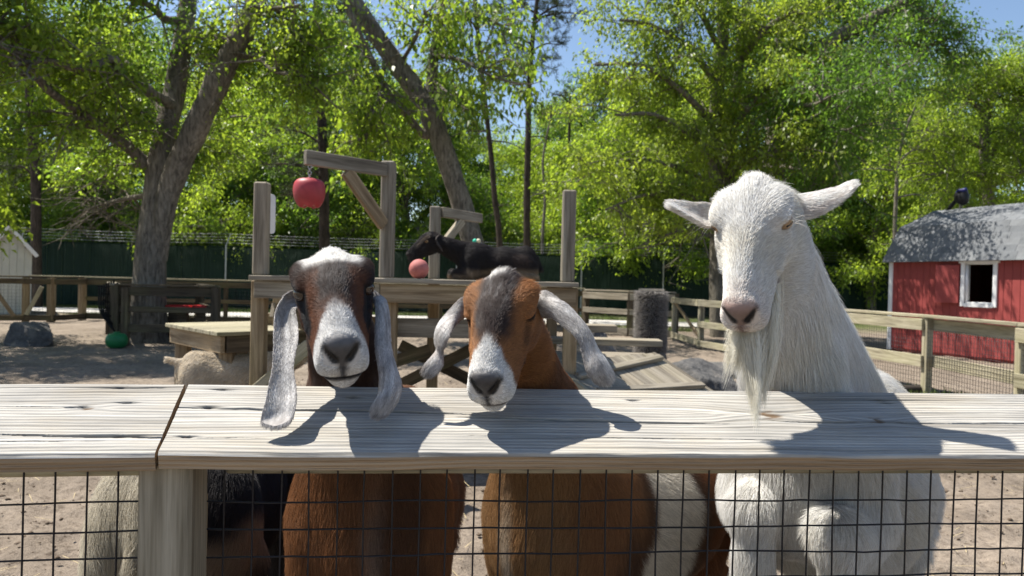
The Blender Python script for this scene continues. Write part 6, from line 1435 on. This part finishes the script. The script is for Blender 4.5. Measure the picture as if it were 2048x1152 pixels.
g.twigs(p1, 22, 1.1, 7, .5, .45)
g.lift(2.45)
plant_tree('oak_tree', 'dark-trunked oak with a long bare limb reaching up right above the white goat', ground_at(1545, Z), g, g.leaves(30, .082, .13, np.array((.10, .17, .028)), DG, seed=12), OAKBARK)
g = Grow(5); Z = 23
p1 = g.limb([ground_at(1985, Z), P(1985, 480, Z), P(1975, 380, Z), P(1968, 290, Z), P(1975, 220, Z), P(1990, 170, Z), P(2010, 130, Z)], .2, .09, 12, .1); p2 = g.limb([P(1972, 330, Z), P(2000, 280, Z - .4), P(2030, 262, Z - .8), P(2070, 250, Z - 1)], .09, .04, 9, .1)
LB = [([P(1975, 240, Z), P(1930, 190, Z - .6), P(1890, 180, Z - 1)], .07, .02), ([P(1970, 300, Z), P(1910, 270, Z - .8), P(1850, 260, Z - 1.3)], .07, .02), ([P(1985, 190, Z), P(2030, 150, Z - .6), P(2080, 130, Z - 1)], .07, .02), ([P(1975, 360, Z), P(1920, 340, Z - 1), P(1860, 350, Z - 1.5)], .06, .02), ([P(1990, 170, Z), P(1960, 140, Z - .6), P(1950, 120, Z - .8)], .05, .02), ([P(1975, 380, Z), P(2030, 350, Z - .9), P(2090, 330, Z - 1.5)], .06, .02), ([P(2000, 280, Z), P(2060, 200, Z - .9), P(2120, 170, Z - 1.5)], .06, .02), ([P(1978, 420, Z), P(1920, 420, Z - 1), P(1880, 430, Z - 1.6)], .06, .02)]
for (pl, r0, r1) in LB: p = g.limb(pl, r0, r1, 8, .1); g.twigs(p, 20, 1.25, 7, .55, .15, r2=.02)
g.twigs(p1, 16, 1.2, 7, .5, .5); g.twigs(p2, 12, 1.1, 7, .5, .2)
g.lift(2.30)
plant_tree('oak_tree', 'bright green oak standing behind the red barn roof', ground_at(1985, Z), g, g.leaves(30, .09, .14, YG, MG * .8, seed=15), GREYBARK)
# ---- tall thin trunks seen between the crowns
def pine(name, label, us, Z, r0, r1, seed, tuft=(), stubs=6, bark=PINEBARK, needles=True):
    g = Grow(seed); pts = [ground_at(us[0][0], Z)] + [P(u, v, Z) for u, v in us]; p = g.limb(pts, r0, r1, 10, .08, 40); r = g.r
    for k in range(stubs):
        i = r.integers(14, 38); d = nrm(np.array([r.normal(), r.normal() * .5, .15 * r.normal()])); l = .5 + 1.1 * r.random(); g.limb([p[i], p[i] + d * l * .5 + [0, 0, .05], p[i] + d * l + [0, 0, -.1 * l]], .03, .008, 5)
    for (u, v, w) in tuft:
        e = P(u, v, Z + r.normal() * .4); i = np.argmin(np.abs(p[:, 2] - (e[2] - .3))); b = g.limb([p[i], (p[i] + e) / 2 + [0, 0, .15], e], .045, .012, 5); g.twigs(b, int(6 * w), .7, 5, .4, .35, r2=.014, upb=.3)
    lm = None
    if g.anch and needles:
        A = np.array(g.anch); per = 46; k = np.repeat(np.arange(len(A)), per); n = len(k); t = r.random(n); c = A[k, 0] + (A[k, 1] - A[k, 0]) * t[:, None]; ax = nrm(A[k, 1] - A[k, 0]) * .6 + r.normal(size=(n, 3)) * .6 + [0, 0, .25]; l = .13 * (.7 + .6 * r.random(n))
        lm = leaf_mesh('crown', c, ax, l, np.full(n, .013), tints(n, r, np.array((.07, .095, .035)), np.array((.028, .045, .02))), r)
    elif g.anch: lm = g.leaves(12, .09, .1, YG, MG, seed)
    return plant_tree(name, label, pts[0], g, lm, bark, NEEDLE if needles else LEAF)
pine('pine_tree', 'straight dark pine trunk behind the hanging red apple', [(649, 480), (648, 400), (645, 280), (641, 160), (636, 40), (630, -120)], 21, .16, .11, 11, [(560, 60, 1.2), (690, 30, 1.2), (600, 120, 1), (560, 260, 1.2), (600, 330, 1.2), (700, 300, 1), (560, 390, 1.3), (520, 330, 1)])
pine('pine_tree', 'thin dark leaning pine trunk between the two arms of the platform', [(999, 480), (990, 400), (983, 320), (972, 220), (960, 110), (950, 0), (945, -60)], 24, .11, .06, 12, [(930, 40, 1), (990, 20, 1), (940, 110, .8), (1000, 90, .8)])
pine('pine_tree', 'tall slender pine with open needle tufts against the sky', [(1054, 480), (1054, 380), (1056, 280), (1058, 180), (1064, 90), (1072, 20), (1080, -60)], 26, .14, .07, 13, [(1020, 20, 1.3), (1110, 30, 1.3), (1140, 10, 1), (1010, 90, 1), (1120, 90, 1.1), (1000, 150, 1), (1090, 130, 1), (1180, 30, .8), (960, 60, .8)])
pine('young_tree', 'thin grey bare-stemmed tree right of the slender pine', [(1085, 480), (1090, 400), (1086, 320), (1100, 240), (1102, 210)], 28, .07, .03, 14, [(1080, 230, .8), (1130, 220, .8)], 5, GREYBARK, False)
pine('pine_tree', 'dark trunk at far left behind the sheds', [(72, 470), (72, 400), (70, 330), (62, 270), (58, 200), (60, 100)], 24, .17, .12, 15, [(20, 330, 1), (110, 300, 1)], 6)
pine('pine_tree', 'slim dark pine stem near the right platform post', [(1133, 480), (1136, 380), (1138, 280), (1140, 190)], 33, .10, .05, 16, [(1110, 190, .7), (1165, 200, .7)], 4)
pine('pine_tree', 'pine with dark tufts showing over the right oak at the sky gap', [(1243, 480), (1240, 350), (1236, 250), (1232, 170)], 36, .14, .06, 17, [(1210, 170, 1.3), (1265, 175, 1.3), (1190, 200, 1), (1280, 210, 1)], 3)
pine('bare_tree', 'thin pale stems of a young tree beside the barn', [(1790, 470), (1792, 400), (1796, 330), (1808, 270), (1830, 215)], 21, .07, .025, 18, [(1770, 330, .8), (1850, 300, .9), (1760, 250, .9), (1830, 230, .9)], 9, GREYBARK, False)
# ---- the wood behind the fence: each tree its own, a few kinds
def broad(seed, H, crown_lo, R, nl, leafn, a, b, lsize=.12):
    g = Grow(seed); r = g.r; p = g.limb([(0, 0, 0), (r.normal() * .1, r.normal() * .1, H * .35), (r.normal() * .25, r.normal() * .25, H * .7), (r.normal() * .4, r.normal() * .4, H * .97)], .14 + .008 * H, .03, 9, .08, 24)
    for k in range(nl):
        t = crown_lo + (1 - crown_lo) * (k + .5) / nl * .98; i = min(int(t * 23), 22); th = k * 2.4 + r.normal() * .4; rr_ = R * (1.1 - .75 * max(0, (t - .5) / .5) ** 1.6) * (.65 + .5 * r.random()) * min(1, .55 + (t - crown_lo) * 2.2)
        e = p[i] + np.array([math.cos(th) * rr_, math.sin(th) * rr_, rr_ * (.30 + .2 * r.normal())]); b_ = g.limb([p[i], p[i] + (e - p[i]) * .5 + [0, 0, .12 * rr_], e], .05, .015, 5); g.twigs(b_, 8, R * .38, 5, .55, .2, r2=.018)
    return g.mb.mesh('trunk', True), g.leaves(leafn, lsize, .15, a, b, seed)
KIND = {'a': broad(21, 11, .16, 3.2, 24, 34, YG, MG * .8), 'b': broad(22, 13, .18, 3.0, 26, 32, MG * 1.15, DG), 'c': broad(23, 8, .12, 2.8, 22, 34, YG * 1.05, MG), 'd': broad(24, 12, .16, 2.8, 24, 32, MG, DG * .8),
        'u': broad(25, 3.8, .06, 1.8, 20, 26, YG * 1.1, MG, .10), 'w': broad(26, 5.0, .06, 2.0, 20, 26, MG * 1.15, DG, .11)}
for k_, (t_, c_) in KIND.items():
    t_.materials.append(PINEBARK if k_ in 'bd' else GREYBARK); c_.materials.append(LEAF)
def wood(kind, u, z, s, rot, label, sz=1.0, name=None):
    b = ground_at(u, z); nm = name or ('woodland_tree' if kind in 'abcd' else 'understory_bush')
    t = thing(nm, label, 'tree' if kind in 'abcd' else 'bush', b, 'trees of the wood behind the green fence' if kind in 'abcd' else 'bushes behind the green fence'); t.rotation_euler = (0, 0, rot); t.scale = (s, s, s * sz)
    tm, cm = KIND[kind]
    for n_, me in (('trunk', tm), ('crown', cm)):
        o = bpy.data.objects.new(n_, me); COL.objects.link(o); o.parent = t
W = [('a', 20, 30, 1.0, .3, 'leafy woodland tree above the left shed roof'), ('d', 120, 36, 1.05, 1.2, 'woodland tree behind the gap left of the big oak'), ('b', 235, 33, 1.0, 2.1, 'woodland tree just left of the big oak trunk'), ('c', 400, 31, 1.15, .9, 'sunlit woodland tree just right of the big oak trunk'),
     ('b', 480, 40, 1.1, 4.0, 'tall woodland tree left of the hanging apple'), ('a', 570, 36, 1.05, 2.7, 'woodland tree above the leftmost platform post'), ('d', 735, 34, .9, .4, 'woodland tree behind the gallows arm'), ('c', 810, 30, 1.1, 5.1, 'bright woodland tree between gallows post and leaning oak'),
     ('a', 930, 42, .9, 3.3, 'woodland tree behind the leaning oak'), ('c', 1020, 36, 1.0, 1.9, 'low woodland tree behind the thin dark pines'), ('c', 1150, 34, .95, 4.4, 'low bright woodland tree above the right platform post'), ('d', 1240, 44, .78, 2.2, 'woodland tree below the sky gap'),
     ('a', 1330, 33, .95, 5.6, 'woodland tree left of the twin-stemmed oak'), ('b', 1500, 31, 1.0, .7, 'woodland tree filling the gap behind the white goat'), ('d', 1640, 32, 1.0, 3.0, 'dark woodland tree right of the white goat ear'), ('c', 1740, 29, 1.05, 1.1, 'yellow-green woodland tree left of the barn'),
     ('b', 1850, 33, .80, 2.4, 'woodland tree behind the perched bird'), ('a', 1950, 30, .78, 4.9, 'woodland tree above the barn window'), ('c', 2060, 27, 1.15, .2, 'woodland tree at the right picture edge above the barn'), ('d', 640, 48, 1.1, 5.3, 'far woodland tree in the gap right of the apple'),
     ('b', 330, 46, 1.1, 1.5, 'far woodland tree behind the big oak fork'), ('a', -80, 28, 1.1, 2.0, 'woodland tree at the left picture edge'),
     ('b', 680, 30, .95, 3.6, 'woodland tree between hanging apple and leaning oak top'), ('d', 880, 33, .9, 5.0, 'woodland tree behind the fork of the leaning oak'), ('b', 1090, 46, .95, .5, 'far woodland tree between the slender pines'), ('a', 1190, 38, .85, 1.0, 'woodland tree right of the right platform post'), ('c', 1290, 28.5, 1.1, 2.9, 'low woodland tree above the scratching post'), ('a', 1400, 38, 1.1, 4.1, 'woodland tree behind the twin-stemmed oak'),
     ('d', 1560, 38, 1.15, 1.6, 'tall woodland tree above the white goat head'), ('a', 1700, 36, 1.0, .1, 'woodland tree above the white goat ear tip'), ('d', 1800, 42, .95, 5.9, 'far woodland tree left of the perched bird'), ('b', 1900, 44, .85, 3.9, 'far woodland tree right of the perched bird'), ('b', 170, 29, .9, 5.5, 'woodland tree right of the sheds'), ('d', 1165, 40, 1.05, 2.6, 'tall woodland tree partly closing the sky gap right of the slender pine'), ('c', 520, 30, 1.0, 3.1, 'low woodland tree left of the first platform post')]
for w_ in W: wood(*w_)
for (u_, z_, s_, l_) in ((-300, 11.8, 1.0, 'tall leafy tree added just outside the left edge to shade the soil and boulder'),): wood('a', u_, z_, s_, .8, l_, 1.0, 'shade_tree')  # off-frame tree added for the shade it throws on the left soil
U_ = [(-20, 27.5, 'u'), (70, 33.5, 'w'), (150, 28.2, 'u'), (215, 30, 'w'), (375, 28, 'u'), (430, 29, 'w'), (500, 28, 'u'), (590, 29, 'w'), (690, 29, 'u'), (745, 30, 'w'), (830, 29, 'u'), (905, 30, 'w'), (1010, 30, 'u'), (1060, 34, 'w'), (1130, 31, 'u'), (1200, 30, 'w'), (1255, 30, 'u'), (1330, 31, 'u'), (1390, 32, 'w'), (1500, 31, 'w'), (1580, 32, 'u'), (1660, 31, 'w'), (1730, 32, 'u'), (1800, 33, 'w')]
BL = ['behind the left shed', 'between the two sheds', 'just right of the second shed', 'left of the big oak foot', 'right of the big oak foot', 'left of the first platform post', 'behind the first platform post', 'under the hanging apple', 'left of the gallows post', 'behind the gallows post', 'above the black goat head', 'at the foot of the leaning oak', 'above the black goat rump', 'behind the drain pipe', 'behind the right platform post', 'right of the right platform post', 'above the scratching post', 'above the corner fence', 'above the yard gate', 'behind the white goat cheek', 'right of the white goat ear', 'above the white goat neck', 'left of the barn roof', 'behind the barn roof corner']
for k, ((u, z, kd), l) in enumerate(zip(U_, BL)): wood(kd, u, z, .85 + .3 * ((k * 37) % 10) / 10, k * 1.7, 'leafy green bush over the screen fence ' + l)
